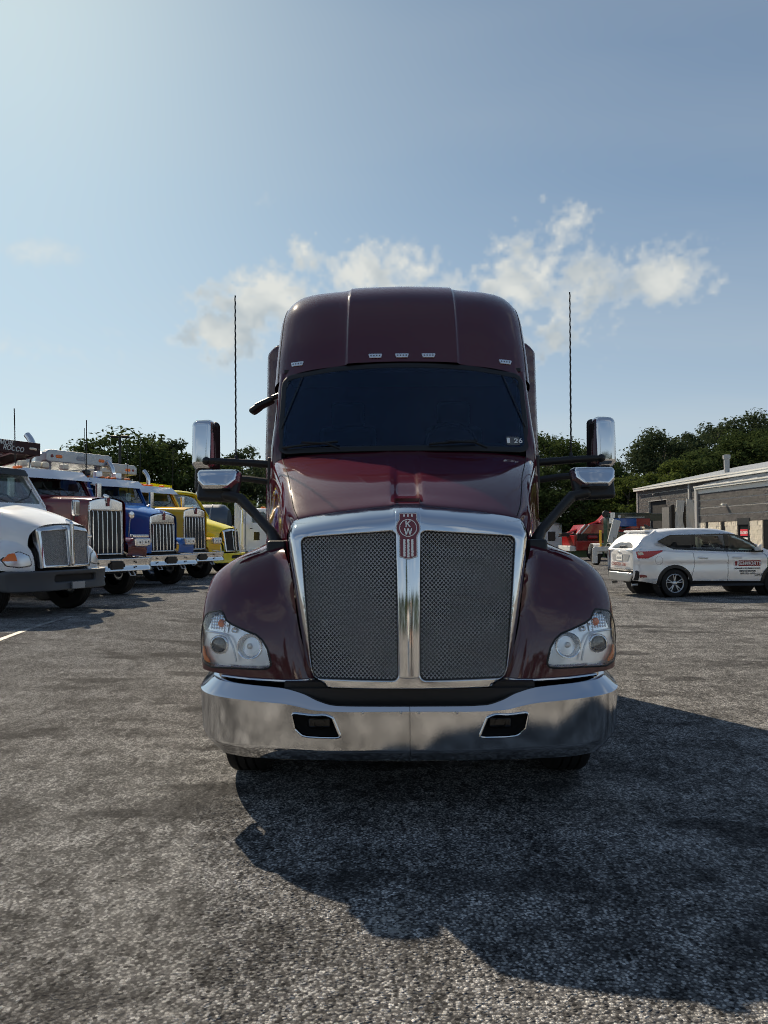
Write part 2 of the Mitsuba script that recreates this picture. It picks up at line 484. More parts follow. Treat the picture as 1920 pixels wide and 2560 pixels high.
# --- grille surround
g_w = PchipInterpolator([.73, .742, .77, .81, .87, .95, 1.1, 1.3, 1.5, 1.64, 1.69, 1.73, 1.8], [.45, .50, .545, .58, .605, .622, .650, .685, .716, .734, .738, .734, .722])
g_top = PchipInterpolator([0, .075, .1, .3, .5, .63, .70, .735], [1.800, 1.800, 1.792, 1.772, 1.745, 1.724, 1.706, 1.68])
lean = PchipInterpolator([.7, .737, .95, 1.2, 1.45, 1.69, 1.85], [.08, .08, .084, .100, .130, .175, .215])


def g_y(x, z):
    a = np.abs(x)
    y = lean(z) + 0.10 * (a / .7) ** 2
    zt = g_top(np.minimum(a, .735))
    t = np.clip((z - (zt - .125)) / .125, 0, 1)
    y = y + .17 * t ** 2.2
    w = g_w(np.clip(z, .73, 1.8))
    s = np.clip((a - (w - .05)) / .05, 0, 1)
    return y + .11 * s ** 2


def front_fn(yf):
    def fn(a, b, h):
        return np.stack([a, yf(a, b) - h, b], 1)
    return fn


zz = np.concatenate([np.linspace(.742, 1.0, 14), np.linspace(1.05, 1.66, 10)])
right = [(float(g_w(z)), z) for z in zz] + [(x, float(g_top(x))) for x in np.linspace(.73, 0.0, 30)]
outer = Polygon([(0, .737), (.3, .737), (.45, .738)] + right + [(-x, z) for x, z in right[::-1]] + [(-.45, .738), (-.3, .737)]).buffer(0)
OPEN = rpoly([(.062, .785), (.545, .79), (.562, .84), (.630, 1.575), (.620, 1.60), (.07, 1.635)], .035)
OPENL = shapely.affinity.scale(OPEN, -1, 1, origin=(0, 0))
sur = outer.difference(OPEN).difference(OPENL)
truck.part('grille_surround', panel(sur, front_fn(g_y), res=.016, depth=.07, bevel=.008), 'chrome', smooth=35, label='wide chrome grille surround with twin openings')
rib = Polygon([(-.056, .80), (.056, .80), (.064, 1.2), (.075, 1.70), (.075, 1.795), (-.075, 1.795), (-.075, 1.70), (-.064, 1.2)])
truck.part('grille_rib', panel(rib, lambda a, b, h: np.stack([a, g_y(a, b) - .014 - h + .012 * (np.abs(a) / .07) ** 2, b], 1), res=.012, depth=.03, bevel=.006), 'chrome', smooth=35)


def mesh_wires(poly, yf, sp=.0237, r=.0021):
    """crimped woven wire over poly"""
    ms = []
    x0, z0, x1, z1 = poly.bounds
    for sgn in (1, -1):
        dx, dz = math.cos(math.radians(47)), math.sin(math.radians(47)) * sgn
        nx, nz = -dz, dx
        cx, cz = (x0 + x1) / 2, (z0 + z1) / 2
        for k in range(-45, 46):
            ox, oz = cx + nx * k * sp * .72, cz + nz * k * sp * .72
            ln = LineString([(ox - 2 * dx, oz - 2 * dz), (ox + 2 * dx, oz + 2 * dz)]).intersection(poly)
            for g in getattr(ln, 'geoms', [ln]):
                if g.is_empty or g.length < .01:
                    continue
                n = max(3, int(g.length / (sp * .36)))
                pt = np.array([g.interpolate(t, normalized=True).coords[0] for t in np.linspace(0, 1, n)])
                ph = (pt[:, 0] * dx + pt[:, 1] * dz) / (sp * .72) * math.pi
                ms.append(tube(np.stack([pt[:, 0], yf(pt[:, 0], pt[:, 1]) + sgn * .0022 + 0 * ph, pt[:, 1]], 1), r, 4, cap=False))
    return cat(ms)


for sg, op in ((1, OPEN), (-1, OPENL)):
    yf = lambda x, z: lean(z) + .10 * (np.abs(x) / .7) ** 2
    rim = op.buffer(.012).difference(op.buffer(-.022))
    bz = truck.part('grille_bezel', panel(rim, lambda a, b, h: np.stack([a, yf(a, b) + .035 - h, b], 1), res=.012, depth=.03, bevel=.006), 'black_plastic')
    truck.part('grille_mesh', mesh_wires(op.buffer(-.006), lambda x, z: yf(x, z) + .028), 'wire_steel', smooth=True, kind='stuff')
truck.part('radiator', panel(outer.buffer(-.05), lambda a, b, h: np.stack([a, lean(b) + .17 + .1 * (a / .7) ** 2, b], 1), res=.08, depth=0), 'radiator_fins')
# three little bright tags behind the mesh
for x, z in ((-.49, 1.10), (.47, 1.46), (.485, 1.10)):
    truck.part('radiator_bracket', bx(x - .018, x + .018, float(lean(z)) + .10, float(lean(z)) + .105, z - .022, z + .022), 'trim_grey')

# --- emblem on the rib
EZ = 1.652
plate = Point(0, EZ).buffer(.066, quad_segs=16).union(sbox(-.047, EZ - .165, .047, EZ - .03)).union(sbox(-.047, EZ + .03, .047, EZ + .083)).union(Point(0, EZ - .11).buffer(.066).intersection(sbox(-.047, EZ - .2, .047, EZ - .15)))
plate = plate.buffer(.004).buffer(-.004)
on_rib = lambda k: (lambda a, b, h: np.stack([a, lean(b) + .10 * (a / .7) ** 2 - .0175 - k - h, b], 1))
em = truck.part('emblem', panel(plate.buffer(.005), on_rib(0), res=.01, depth=.008), 'black_gloss')
truck.part('rim', panel(plate.buffer(.0035), on_rib(.0015), res=.01, depth=.004), 'white_print', of=em)
truck.part('plate', panel(plate, on_rib(.003), res=.01, depth=.004), 'emblem_red', of=em)
truck.part('ring', panel(Point(0, EZ).buffer(.051, quad_segs=16).difference(Point(0, EZ).buffer(.047, quad_segs=16)), on_rib(.0045), res=.006, depth=.003), 'white_print', of=em)
for xx in (-.023, 0, .023):
    truck.part('stripe', panel(sbox(xx - .0062, EZ - .170 + (0.006 if xx else 0), xx + .0062, EZ - .065), on_rib(.0045), res=.01, depth=.003), 'white_print', of=em)
    truck.part('stripe', panel(sbox(xx - .005, EZ + .064, xx + .005, EZ + .079), on_rib(.0045), res=.01, depth=.003), 'white_print', of=em)
for ch, dz in (('K', .0225), ('W', -.0205)):
    tm = text(ch, .036, .003, True)
    tm.vertices[:, 1] += float(lean(EZ + dz)) - .0175 - .0045
    tm = rot(tm, [1, 0, 0], -12, (0, float(lean(EZ + dz)) - .022, 0))
    truck.part('letter', mv(tm, 0, 0, EZ + dz), 'white_print', of=em, smooth=False)

# --- hood: rows run back, columns outwards
def hood_row(Y, zc, xs, zs, xb, zb, zside, val):
    # centre channel (val deep), crease, crown, shoulder, side
    return [(0, Y, zc - val), (.05, Y, zc - val * .98), (.085, Y + .003, zc - val * .25), (.115, Y + .004, zc + .002), (.22, Y + .008, zc - .004), (xs * .55, Y + .02, zc - .28 * (zc - zs)), (xs * .86, Y + .045, zc - .74 * (zc - zs)),
            (xs * .965, Y + .06, zs - .004), (xs + .012, Y + .075, zs - .04), (xs + .03, Y + .085, zs - .12), (xs + .5 * (xb - xs), Y + .10, (zs + zb) / 2 - .03), (xb, Y + .11, zb)]


def hood_lip(dy, dz):
    r = []
    for x in (0, .05, .085, .115, .22, .385, .62, .69, .725):
        zt = float(g_top(min(x, .735)))
        r.append((x, float(g_y(x, zt)) + dy, zt + dz - .003))
    for z in (1.62, 1.46, 1.30):
        x = float(g_w(z)) + .006
        r.append((x, float(g_y(x - .006, z)) + dy, z))
    return r


HR = [hood_lip(-.004, -.03), hood_lip(.006, 0), hood_row(.54, 1.868, .765, 1.788, .778, 1.32, 0, .020), hood_row(.75, 1.970, .812, 1.897, .86, 1.38, 0, .020), hood_row(1.0, 2.072, .862, 2.008, .92, 1.44, 0, .014),
      hood_row(1.25, 2.154, .922, 2.098, .99, 1.48, 0, .006), hood_row(1.5, 2.222, .978, 2.17, 1.05, 1.52, 0, .002), hood_row(1.75, 2.28, 1.025, 2.228, 1.11, 1.55, 0, 0)]
HG = loft(HR, 70, 1 + 11 * 7, 'p', 'p')
hoodm = grid(np.concatenate([HG[:, ::-1] * [-1, 1, 1], HG[:, 1:]], 1))
truck.part('hood', hoodm, 'maroon_paint', smooth=50)
# seam lines of the side panel
sm = np.array([HG[i, int(.62 * 77) - 1 + 0] for i in range(60)])
both('hood_seam', tube(HG[12:, 47] + [0, 0, .0005], .0032, 5), 'seam_dark')
slot_y = .43
truck.part('hood_latch_recess', cat(bx(-.072, .072, .44, .47, 1.802, 1.838), bx(-.078, -.072, .40, .47, 1.80, 1.84), bx(.072, .078, .40, .47, 1.80, 1.84)), 'maroon_paint')

# --- fenders
def f_in(z):
    x = float(g_w(z)) + .006
    return (x, float(g_y(x - .006, z)) + .004, z)


FD = [  # columns from inner to outer; each from the lower front edge, up over the top, to the rear
    [f_in(.775), f_in(1.0), f_in(1.2), f_in(1.38), (.785, .60, 1.525), (.84, .90, 1.58), (.92, 1.45, 1.625)],
    [(.70, .225, .772), (.745, .26, 1.0), (.785, .33, 1.2), (.825, .45, 1.38), (.86, .62, 1.512), (.91, .90, 1.563), (.98, 1.45, 1.60)],
    [(.90, .245, .778), (.925, .275, 1.0), (.94, .345, 1.19), (.955, .46, 1.355), (.975, .63, 1.484), (1.0, .89, 1.527), (1.04, 1.45, 1.558)],
    [(1.08, .31, .785), (1.095, .335, 1.0), (1.10, .395, 1.175), (1.10, .50, 1.325), (1.105, .66, 1.441), (1.12, .90, 1.478), (1.14, 1.45, 1.50)],
    [(1.20, .385, .79), (1.21, .405, .99), (1.214, .46, 1.14), (1.214, .555, 1.275), (1.212, .70, 1.385), (1.215, .93, 1.415), (1.22, 1.45, 1.43)],
    [(1.27, .475, .797), (1.280, .495, .97), (1.284, .545, 1.12), (1.284, .63, 1.238), (1.282, .77, 1.326), (1.28, .98, 1.348), (1.28, 1.45, 1.355)],
    [(1.297, .60, .805), (1.305, .62, .95), (1.309, .66, 1.07), (1.310, .74, 1.175), (1.309, .86, 1.248), (1.306, 1.05, 1.268), (1.304, 1.45, 1.272)]]
FGr = loft(FD, 110, 120, 'p', 'c')                      # [u, v, 3]
HLP = np.array([(445.6, 1324), (453, 1318.4), (478, 1315), (484, 1321), (490.4, 1334.6), (503, 1344), (526, 1355.5), (552, 1368), (564.3, 1379.5), (575.8, 1399.3), (583.6, 1430.5), (580, 1439), (567.5, 1441), (515.4, 1434.8), (463.3, 1430.6), (445.6, 1421.2), (436.2, 1405.6), (434, 1390), (437.3, 1358.7), (441.4, 1337.9)])


def hl_xz(px, py):
    """outline measured on the photograph, in truck metres at the lamp's own depth"""
    D = 4.3 + 0.26 + 0.33 * (max(583 - px, 0) / 150) ** 1.3
    return -(px - 829.5) / 1661.6 * D * 1.0 + (.13 + .012 * .4), 1.6 + (1160 - py) / 1661.6 * D


HL = rpoly([hl_xz(*q) for q in HLP], .006)
fy = LinearNDInterpolator(FGr.reshape(-1, 3)[:, [0, 2]], FGr.reshape(-1, 3)[:, 1])
ins = shapely.contains_xy(HL.buffer(-.004), FGr[..., 0].ravel(), FGr[..., 2].ravel()).reshape(FGr.shape[:2])
FG2 = FGr.copy()
FG2[..., 1] += np.where(ins, .085, 0)
fen = grid(FG2, flip=True)
both('fender', fen, 'maroon_paint', smooth=45)
sidep = Polygon([(.62, .80), (.64, .95), (.74, 1.14), (.86, 1.20), (1.05, 1.24), (1.45, 1.25), (2.0, 1.25), (2.0, .62), (1.72, .62)] + [(1.12 + .60 * math.cos(t), .53 + .60 * math.sin(t)) for t in np.linspace(.15, 2.35, 14)] + [(.64, .80)]).buffer(0)
sf = lambda a, b, h: np.stack([1.301 + h, a, b], 1)
both('fender_side', panel(sidep, sf, res=.06, depth=.03, bevel=.008), 'maroon_paint')
# chrome strip below the fender
bot = FGr[:, 0]
both('fender_trim', tube(bot[:60] + [0, -.004, -.012], .011, 8), 'chrome')
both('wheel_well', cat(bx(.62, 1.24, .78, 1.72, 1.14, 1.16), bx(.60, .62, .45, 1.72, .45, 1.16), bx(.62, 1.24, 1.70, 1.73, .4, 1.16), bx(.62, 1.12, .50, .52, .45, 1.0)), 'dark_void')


def fyx(x, z):
    v = fy(x, z)
    return np.where(np.isnan(v), fy(np.clip(x, .7, 1.29), np.clip(z, .82, 1.0)), v)


def on_f(k):
    return lambda a, b, h: np.stack([a, fyx(a, b) + k - h, b], 1)


def hx(px, py):
    return hl_xz(px, py)


z8 = lambda zx, zy: ((500 + zx * .12056) / 1.1573, (1500 + zy * .12056) / 1.1573)
for sgn in (-1, 1):
    fl = (lambda m: mirror(m)) if sgn < 0 else (lambda m: m)
    lamp = truck.part('headlight', fl(panel(HL.buffer(.003), on_f(.055), res=.012, depth=.02)), 'lamp_silver', label='swept headlight in the %s fender' % ('viewer-left' if sgn < 0 else 'viewer-right'))
    ring = HL.exterior
    o = np.array([ring.interpolate(t, normalized=True).coords[0] for t in np.linspace(0, 1, 120)])
    truck.part('gasket', fl(tube(np.stack([o[:, 0], fyx(o[:, 0], o[:, 1]) + .001, o[:, 1]], 1), .0065, 6)), 'black_plastic', of=lamp)
    # projector
    px, pz = hx(*z8(430, 860))
    y0 = float(fyx(px, pz)) + .05
    truck.part('projector_ring', fl(mv(lathe([(.046, 0), (.058, .012), (.052, .03), (.047, .032), (.043, .02)], 32, 'y'), px, y0, pz)), 'chrome', of=lamp)
    truck.part('projector_lens', fl(mv(lathe([(.0005, .034), (.02, .031), (.036, .022), (.044, .008), (.044, 0)], 28, 'y'), px, y0, pz)), 'lamp_glass', of=lamp)
    # high beam bowl
    bxx, bz = hx(*z8(1010, 930))
    y1 = float(fyx(bxx, bz)) + .052
    truck.part('reflector', fl(mv(lathe([(.0005, -.035), (.03, -.028), (.055, -.008), (.069, .022), (.074, .024), (.076, .01)], 36, 'y'), bxx, y1, bz)), 'chrome', of=lamp)
    truck.part('bulb_shield', fl(mv(lathe([(.0005, .018), (.012, .016), (.017, .006), (.017, -.03)], 20, 'y'), bxx, y1, bz)), 'satin_silver', of=lamp)
    # turn signal with prisms
    tp = rpoly([hx(*z8(*q)) for q in ((170, 560), (230, 330), (290, 260), (430, 230), (500, 330), (590, 460), (570, 640))], .004)
    truck.part('turn_reflector', fl(panel(tp, on_f(.046), res=.012, depth=.01)), 'chrome', of=lamp)
    prs = []
    cx0, cz0, cx1, cz1 = tp.bounds
    for i in range(8):
        for j in range(7):
            c = (cx0 + (i + .5) * (cx1 - cx0) / 8, cz0 + (j + .5) * (cz1 - cz0) / 7)
            if tp.buffer(-.006).contains(Point(c)):
                prs.append(hull([(c[0], float(fyx(*c)) + .045, c[1])], [[.0065, .008, .008]], 1))
    truck.part('turn_prisms', fl(cat(prs)), 'lamp_silver', of=lamp, kind='stuff')
    bx_, bz_ = hx(*z8(450, 440))
    truck.part('turn_bulb', fl(hull([(bx_, float(fyx(bx_, bz_)) + .036, bz_)], [[.022, .014, .024]])), 'amber_lens', of=lamp)
    ob = np.array([hx(*z8(*q)) for q in ((560, 660), (580, 590), (610, 520), (660, 490))])
    truck.part('park_lamp', fl(mv(lathe([(.0005, .0), (.010, .004), (.016, .012), (.017, .0)], 16, 'y'), *(lambda c: (c[0], float(fyx(*c)) + .045, c[1]))(hx(*z8(700, 585))))), 'chrome', of=lamp)
    # divider blades
    dv = np.array([hx(*z8(*q)) for q in ((130, 595), (300, 610), (460, 640), (580, 690), (640, 780), (690, 900), (730, 1040), (765, 1220))])
    dv = spl(dv, 40)
    truck.part('divider', fl(tube(np.stack([dv[:, 0], fyx(dv[:, 0], dv[:, 1]) + .03, dv[:, 1]], 1), .0055, 6)), 'satin_silver', of=lamp)
    am = rpoly([hx(*z8(*q)) for q in ((75, 900), (60, 1050), (130, 1170), (240, 1215), (215, 1150), (140, 1060), (105, 900))])
    truck.part('side_marker', fl(panel(am, on_f(.018), res=.012, depth=.03)), 'amber_lens', of=lamp)
    truck.part('cover', fl(panel(HL.buffer(-.003), on_f(-.004), res=.012, depth=0)), 'clear_lens', of=lamp)

# --- windshield and cab
ws_y = lambda x, z: 1.70 + .21 * (np.abs(x) / 1.02) ** 2.2 + (z - 2.29) * .52
wtop = PchipInterpolator([0, .5, .85, 1.05], [3.06, 3.045, 3.01, 2.985])
WS = rpoly([(-1.03, 2.27), (1.03, 2.27)] + [(x, float(wtop(abs(x)))) for x in np.linspace(1.035, -1.035, 21)], .10)
gl = WS.buffer(-.045)
truck.part('windshield_gasket', panel(WS.difference(gl.buffer(-.004)), front_fn(ws_y), res=.03, depth=.03, bevel=.008), 'black_plastic')
truck.part('windshield', panel(gl, lambda a, b, h: np.stack([a, ws_y(a, b) + .004, b], 1), res=.05, depth=0), 'window_glass', smooth=True)
# pillars and cab sides
def cab_side():
    rows = []
    for z, e in ((1.3, 0), (1.9, 0), (2.26, 0), (2.6, 0), (2.98, 0), (3.02, 0.0)):
        y0 = float(ws_y(1.0, z)) if z > 2.2 else float(ws_y(1.0, 2.27)) + .02
        xw = 1.012 if z > 2.2 else 1.03
        k = np.interp(z, [1.3, 2.2, 3.02], [.055, .055, .02])
        rows.append([(xw - .02, y0 + .03, z), (xw + .015, y0 + .03, z), (xw + .04 + .3 * k, y0 + .06, z), (xw + .05 + .7 * k, y0 + .16, z), (xw + .05 + k, y0 + .4, z), (xw + .055 + k, 2.95, z)])
    return loft(rows, 24, 24, 'p', 'p')
CS = cab_side()
both('cab_side', grid(CS, flip=False), 'maroon_paint', smooth=45)
both('door_seal', tube([(1.078, 2.20, 1.9), (1.085, 2.16, 2.3), (1.072, 2.26, 2.65), (1.062, 2.34, 2.8)], .013, 8), 'black_plastic')
both('side_window', bx(1.094, 1.100, 2.42, 2.86, 2.32, 2.88), 'black_gloss')
both('grab_handle', tube([(1.12, 2.35, 1.5), (1.15, 2.35, 1.55), (1.15, 2.35, 2.1), (1.12, 2.35, 2.15)], .012, 8), 'chrome')
# interior
truck.part('dashboard', cat(rb(-.98, .98, 1.92, 2.35, 2.0, 2.27, .06), rb(.25, .85, 1.98, 2.3, 2.2, 2.37, .06)), 'interior')
truck.part('cab_interior', cat(bx(-1.0, 1.0, 3.3, 3.34, 1.6, 3.1), bx(-1.02, 1.02, 2.3, 3.3, 3.02, 3.05), bx(-1.0, 1.0, 1.9, 3.3, 1.5, 1.53)), 'interior')
sw = rot(trimesh.creation.torus(.215, .016, major_sections=40, minor_sections=10), [1, 0, 0], 62)
truck.part('steering_wheel', mv(cat(sw, hull([(0, 0, -.02)], [[.07, .03, .06]]), tube([(-.2, 0, 0), (0, .02, -.02), (.2, 0, 0)], .014)), .42, 2.32, 2.40), 'black_plastic')
for s in (-.5, .48):
    truck.part('seat', cat(rb(s - .26, s + .26, 2.75, 2.92, 1.9, 2.62, .06), rb(s - .15, s + .15, 2.78, 2.88, 2.62, 2.85, .04)), 'seat_grey')
cur = []
for sg in (-1, 1):
    t = np.linspace(0, 1, 60)
    xx = sg * (.62 + .36 * t)
    yy = 3.0 + .03 * np.sin(t * 46)
    cur.append(grid(np.stack([np.stack([xx, yy, xx * 0 + 2.0], 1), np.stack([xx, yy, xx * 0 + 2.98], 1)])))
truck.part('curtain', cat(cur), 'curtain_grey')
# wipers and rods
for x0, x1, xp in ((-.98, -.52, -.60), (.20, .58, .55)):
    bl = [(x, float(ws_y(x, 2.31)) - .012, 2.325 + .03 * (x - x0) / (x1 - x0)) for x in np.linspace(x0, x1, 12)]
    truck.part('wiper', cat(tube(bl, .011, 6), tube([(xp + .1, 1.68, 2.29), (xp, 1.66, 2.33), (xp - .2, 1.70, 2.345)], .010, 6)), 'black_plastic')
both('windshield_rod', tube([(x, float(ws_y(x, z)) - .008, z) for x, z in zip(np.linspace(.845, 1.005, 12), np.linspace(2.97, 2.50, 12))], .0045, 5), 'black_plastic')
st = truck.part('inspection_sticker', panel(sbox(.83, 2.335, .94, 2.405), lambda a, b, h: np.stack([a, ws_y(a, b) + .001 - h, b], 1), res=.03, depth=.0015), 'trim_grey')
tm = rot(text('4 26', .042, .001, True), [1, 0, 0], -27.5)
truck.part('sticker_print', mv(tm, .90, float(ws_y(.90, 2.37)) - .003, 2.37), 'white_print', of=st, smooth=False)
truck.part('sticker_patch', mv(rot(bx(-.012, .012, -.001, 0, -.025, .025), [1, 0, 0], -27.5), .845, float(ws_y(.845, 2.37)) - .003, 2.37), 'white_print', of=st)

# --- roof fairing
def roof_row(Y, z, k, rr):
    # k: side depth run, rr: corner roundness
    return [(0, Y, z), (.22, Y + .004, z - .003), (.41, Y + .010, z - .009), (.452, Y + .013, z - .011), (.476, Y + .032, z - .020), (.54, Y + .050, z - .027), (.75, Y + .085 * k, z - .046), (.93, Y + .15 * k, z - .075), (1.04, Y + .22 * k, z - .11 - rr * .35), (1.105, Y + .33 * k, z - .14 - rr), (1.130, Y + .50 * k, z - .16 - rr * 1.9), (1.140, Y + .9 * k, z - .17 - rr * 2.6)]


RR = [roof_row(2.10, 3.07, 1.0, 0.0), roof_row(2.15, 3.17, 1.0, 0.005), roof_row(2.24, 3.36, 1.0, 0.01), roof_row(2.38, 3.58, 1.0, .02), roof_row(2.56, 3.785, .9, .045), roof_row(2.84, 3.945, .7, .075), roof_row(3.25, 4.035, .4, .10), roof_row(3.9, 4.06, .2, .11), roof_row(4.55, 4.06, .05, .11)]
RG = loft(RR, 100, 111, 'c', 'p') * [1.012, 1, 1]
side = RG[:, -1].copy()
side[:, 2] = np.minimum(side[:, 2], 3.36)
side[:, 2] = np.where(RG[:, -1, 2] > 3.36, 3.36, RG[:, -1, 2] - .02)
side[:, 0] += .004
RG2 = np.concatenate([RG, side[:, None]], 1)
truck.part('roof_fairing', grid(np.concatenate([RG2[:, ::-1] * [-1, 1, 1], RG2[:, 1:]], 1)), 'maroon_paint', smooth=45)
cols = RG[::, 76]
both('fairing_seam', tube(RG[:92, 84] + [0, -.001, 0.001], .0035, 5), 'seam_dark')
# sleeper
slp = rpoly([(-1.30, 1.2), (1.30, 1.2), (1.315, 2.4), (1.285, 3.36), (1.18, 3.44), (-1.18, 3.44), (-1.285, 3.36), (-1.315, 2.4)], .05)
truck.part('sleeper', panel(slp, lambda a, b, h: np.stack([a, 2.95 - h + .10 * np.clip((np.abs(a) - 1.2) / .1, 0, 1) ** 2, b], 1), res=.06, depth=1.65, bevel=.035), 'maroon_paint', smooth=40)
truck.part('sleeper_back', bx(-1.25, 1.25, 4.52, 4.6, 1.25, 3.40), 'maroon_paint')
both('side_extender', bx(1.27, 1.30, 4.58, 4.95, 1.3, 3.3), 'maroon_paint')
# clearance lights
ry = LinearNDInterpolator(RG[:60].reshape(-1, 3)[:, [0, 2]], RG[:60].reshape(-1, 3)[:, 1])
for px in (-.905, -.228, -.004, .22, .885):
    zc = 3.125 - .03 * (abs(px) > .5)
    lp = Polygon([(px - .06, zc + .02), (px + .06, zc + .02), (px + .048, zc - .02), (px - .048, zc - .02)])
    y_ = lambda a, b: np.where(np.isnan(ry(np.abs(a), b)), 2.16, ry(np.abs(a), b))
    cl = truck.part('clearance_light', panel(rpoly(lp.exterior.coords, .006), lambda a, b, h: np.stack([a, y_(a, b) - .014 - h, b], 1), res=.01, depth=.03, bevel=.006), 'lamp_silver')
    for i in range(4):
        c = px - .036 + .024 * i
        truck.part('diode', mv(lathe([(.0005, .004), (.006, .003), (.007, 0)], 10, 'y'), c, float(y_(c, zc)) - .015, zc), 'lamp_glass', of=cl)
# --- mirrors
for sg in (-1, 1):
    fl = (lambda m: mirror(m)) if sg > 0 else (lambda m: m)
    head = rpoly([(-1.772, 2.595), (-1.588, 2.60), (-1.577, 2.165), (-1.778, 2.175)], .055)
    mm = truck.part('door_mirror', fl(dome(head, 2.14, .055, .085, .02, .10, .06)), 'chrome', smooth=70)
    truck.part('mirror_shell', fl(cat(hull([(-1.735, 2.26, 2.55), (-1.60, 2.22, 2.55), (-1.745, 2.26, 2.03), (-1.60, 2.24, 2.03)], .04, 2), hull([(-1.61, 2.12, 2.53), (-1.59, 2.22, 2.53), (-1.61, 2.12, 2.2), (-1.59, 2.22, 2.2)], .022, 2))), 'black_plastic', of=mm)
    truck.part('mirror_bracket', fl(cat(tube([(-1.09, 2.12, 2.212), (-1.30, 2.09, 2.225), (-1.55, 2.06, 2.238), (-1.635, 2.05, 2.240)], [.032, .031, .028, .023], 12), hull([(-1.635, 2.05, 2.240)], .034),
        tube([(-1.09, 2.16, 2.065), (-1.30, 2.15, 2.095), (-1.58, 2.15, 2.115)], .028, 10), rb(-1.13, -1.07, 2.05, 2.25, 1.98, 2.27, .02))), 'black_plastic', of=mm)
    zs = np.linspace(2.25, 3.64, 260)
    k = .0016
    w = np.clip((zs - 2.32) / .2, 0, 1)
    ap = np.stack([-1.397 - .006 * (zs - 2.2) + k * np.cos(zs * 95) * w, 2.10 + k * np.sin(zs * 95) * w, zs], 1)
    an = truck.part('antenna', fl(tube(ap, np.interp(zs, [2.2, 2.35, 3.6], [.0095, .0075, .006]), 7)), 'black_plastic', smooth=60)
    truck.part('antenna_mount', fl(mv(lathe([(.001, .05), (.013, .045), (.018, .02), (.03, .005), (.03, 0)], 16), -1.397, 2.10, 2.245)), 'black_plastic', of=an)
    # hood mirror: chrome cap, black body, arm, pedestal
    cap = rpoly([(-1.452, 2.06), (-1.43, 2.078), (-1.18, 2.078), (-1.155, 2.06), (-1.160, 1.985), (-1.205, 1.922), (-1.40, 1.922), (-1.45, 1.985)], .014)
    hm = truck.part('hood_mirror', fl(dome(cap, 1.02, .04, .07, .03, .09, .48)), 'chrome', smooth=70)
    truck.part('mirror_body', fl(hull([(-1.42, 1.06, 1.97), (-1.19, 1.05, 1.97), (-1.42, 1.03, 1.885), (-1.20, 1.02, 1.875), (-1.42, 1.12, 2.04), (-1.18, 1.10, 2.04), (-1.40, 1.08, 1.885), (-1.20, 1.07, 1.88)], .03, 2)), 'black_plastic', of=hm)
    truck.part('mirror_arm', fl(cat(hull([(-1.24, 1.0, 1.895), (-1.14, .99, 1.87)], [.038, .036]), hull([(-1.14, .99, 1.87), (-1.01, .92, 1.745)], [.037, .031]), hull([(-1.01, .92, 1.745), (-.90, .84, 1.635)], [.031, .035]), hull([(-.90, .84, 1.635), (-.862, .80, 1.57)], [.035, .044]),
        hull([(-.862, .80, 1.57), (-.862, .77, 1.52)], [.044, .052]))), 'black_plastic', of=hm)
    truck.part('mirror_foot', fl(hull([(-.883, .68, 1.555), (-.80, .68, 1.555), (-.875, .655, 1.455), (-.805, .655, 1.455), (-.893, .85, 1.555), (-.80, .85, 1.555), (-.885, .85, 1.45), (-.81, .85, 1.45)], .026, 2)), 'black_plastic', of=hm)
truck.part('lookdown_mirror', cat(hull([(-1.15, 2.32, 2.79), (-1.25, 2.30, 2.74), (-1.15, 2.42, 2.80), (-1.25, 2.42, 2.75)], [[.03, .03, .028]] * 4), hull([(-1.25, 2.30, 2.735), (-1.30, 2.30, 2.70), (-1.25, 2.42, 2.74), (-1.30, 2.42, 2.705)], .026), tube([(-1.07, 2.36, 2.845), (-1.13, 2.36, 2.82)], .022)), 'black_plastic')


# --- wheels
def wheel_meshes(R=.52, W=.28, hub='steer'):
    h = W / 2
    tyre = lathe([(R * .57, -h * .9), (R * .72, -h), (R * .9, -h * .97), (R * .975, -h * .86), (R, -h * .7), (R, -h * .45), (R - .012, -h * .42), (R - .012, -h * .36), (R, -h * .33), (R, -h * .05), (R - .012, -h * .03), (R - .012, h * .03), (R, h * .05), (R, h * .33), (R - .012, h * .36), (R - .012, h * .42), (R, h * .45), (R, h * .7), (R * .975, h * .86), (R * .9, h * .97), (R * .72, h), (R * .57, h * .9)], 48, 'x')
    rim = lathe([(R * .57, h * .9), (R * .53, h * .85), (R * .50, h * .3), (R * .36, h * .1 if hub == 'steer' else -h * .5), (R * .24, h * .12 if hub == 'steer' else -h * .5), (R * .22, h * .55), (R * .15, h * .75), (0.001, h * .78)], 40, 'x')
    nuts = cat([mv(lathe([(.001, .05), (.012, .048), (.016, 0)], 6, 'x'), h * .1 if hub == 'steer' else -h * .5, R * .30 * math.cos(a), R * .30 * math.sin(a)) for a in np.arange(10) * math.pi / 5])
    return tyre, rim, nuts


STEER = wheel_meshes()
DRIVE = wheel_meshes(.52, .27, 'drive')


def wheel(th, x, y, z, sgn, ms, name='wheel', tm='rubber', rm='polished_alloy', base=None):
    t = T().translate([x, y, z]) @ T().rotate([0, 0, 1], 0 if sgn > 0 else 180)
    k = uniq((base or th.key) + '__' + name)
    tt = th.T @ t if th.T is not None else t
    for nm, m, b in (('tyre', ms[0], tm), ('rim', ms[1], rm), ('wheel_nuts', ms[2], 'chrome')):
        if m is not None:
            put(k + '__' + nm, m, b, tt, 35)


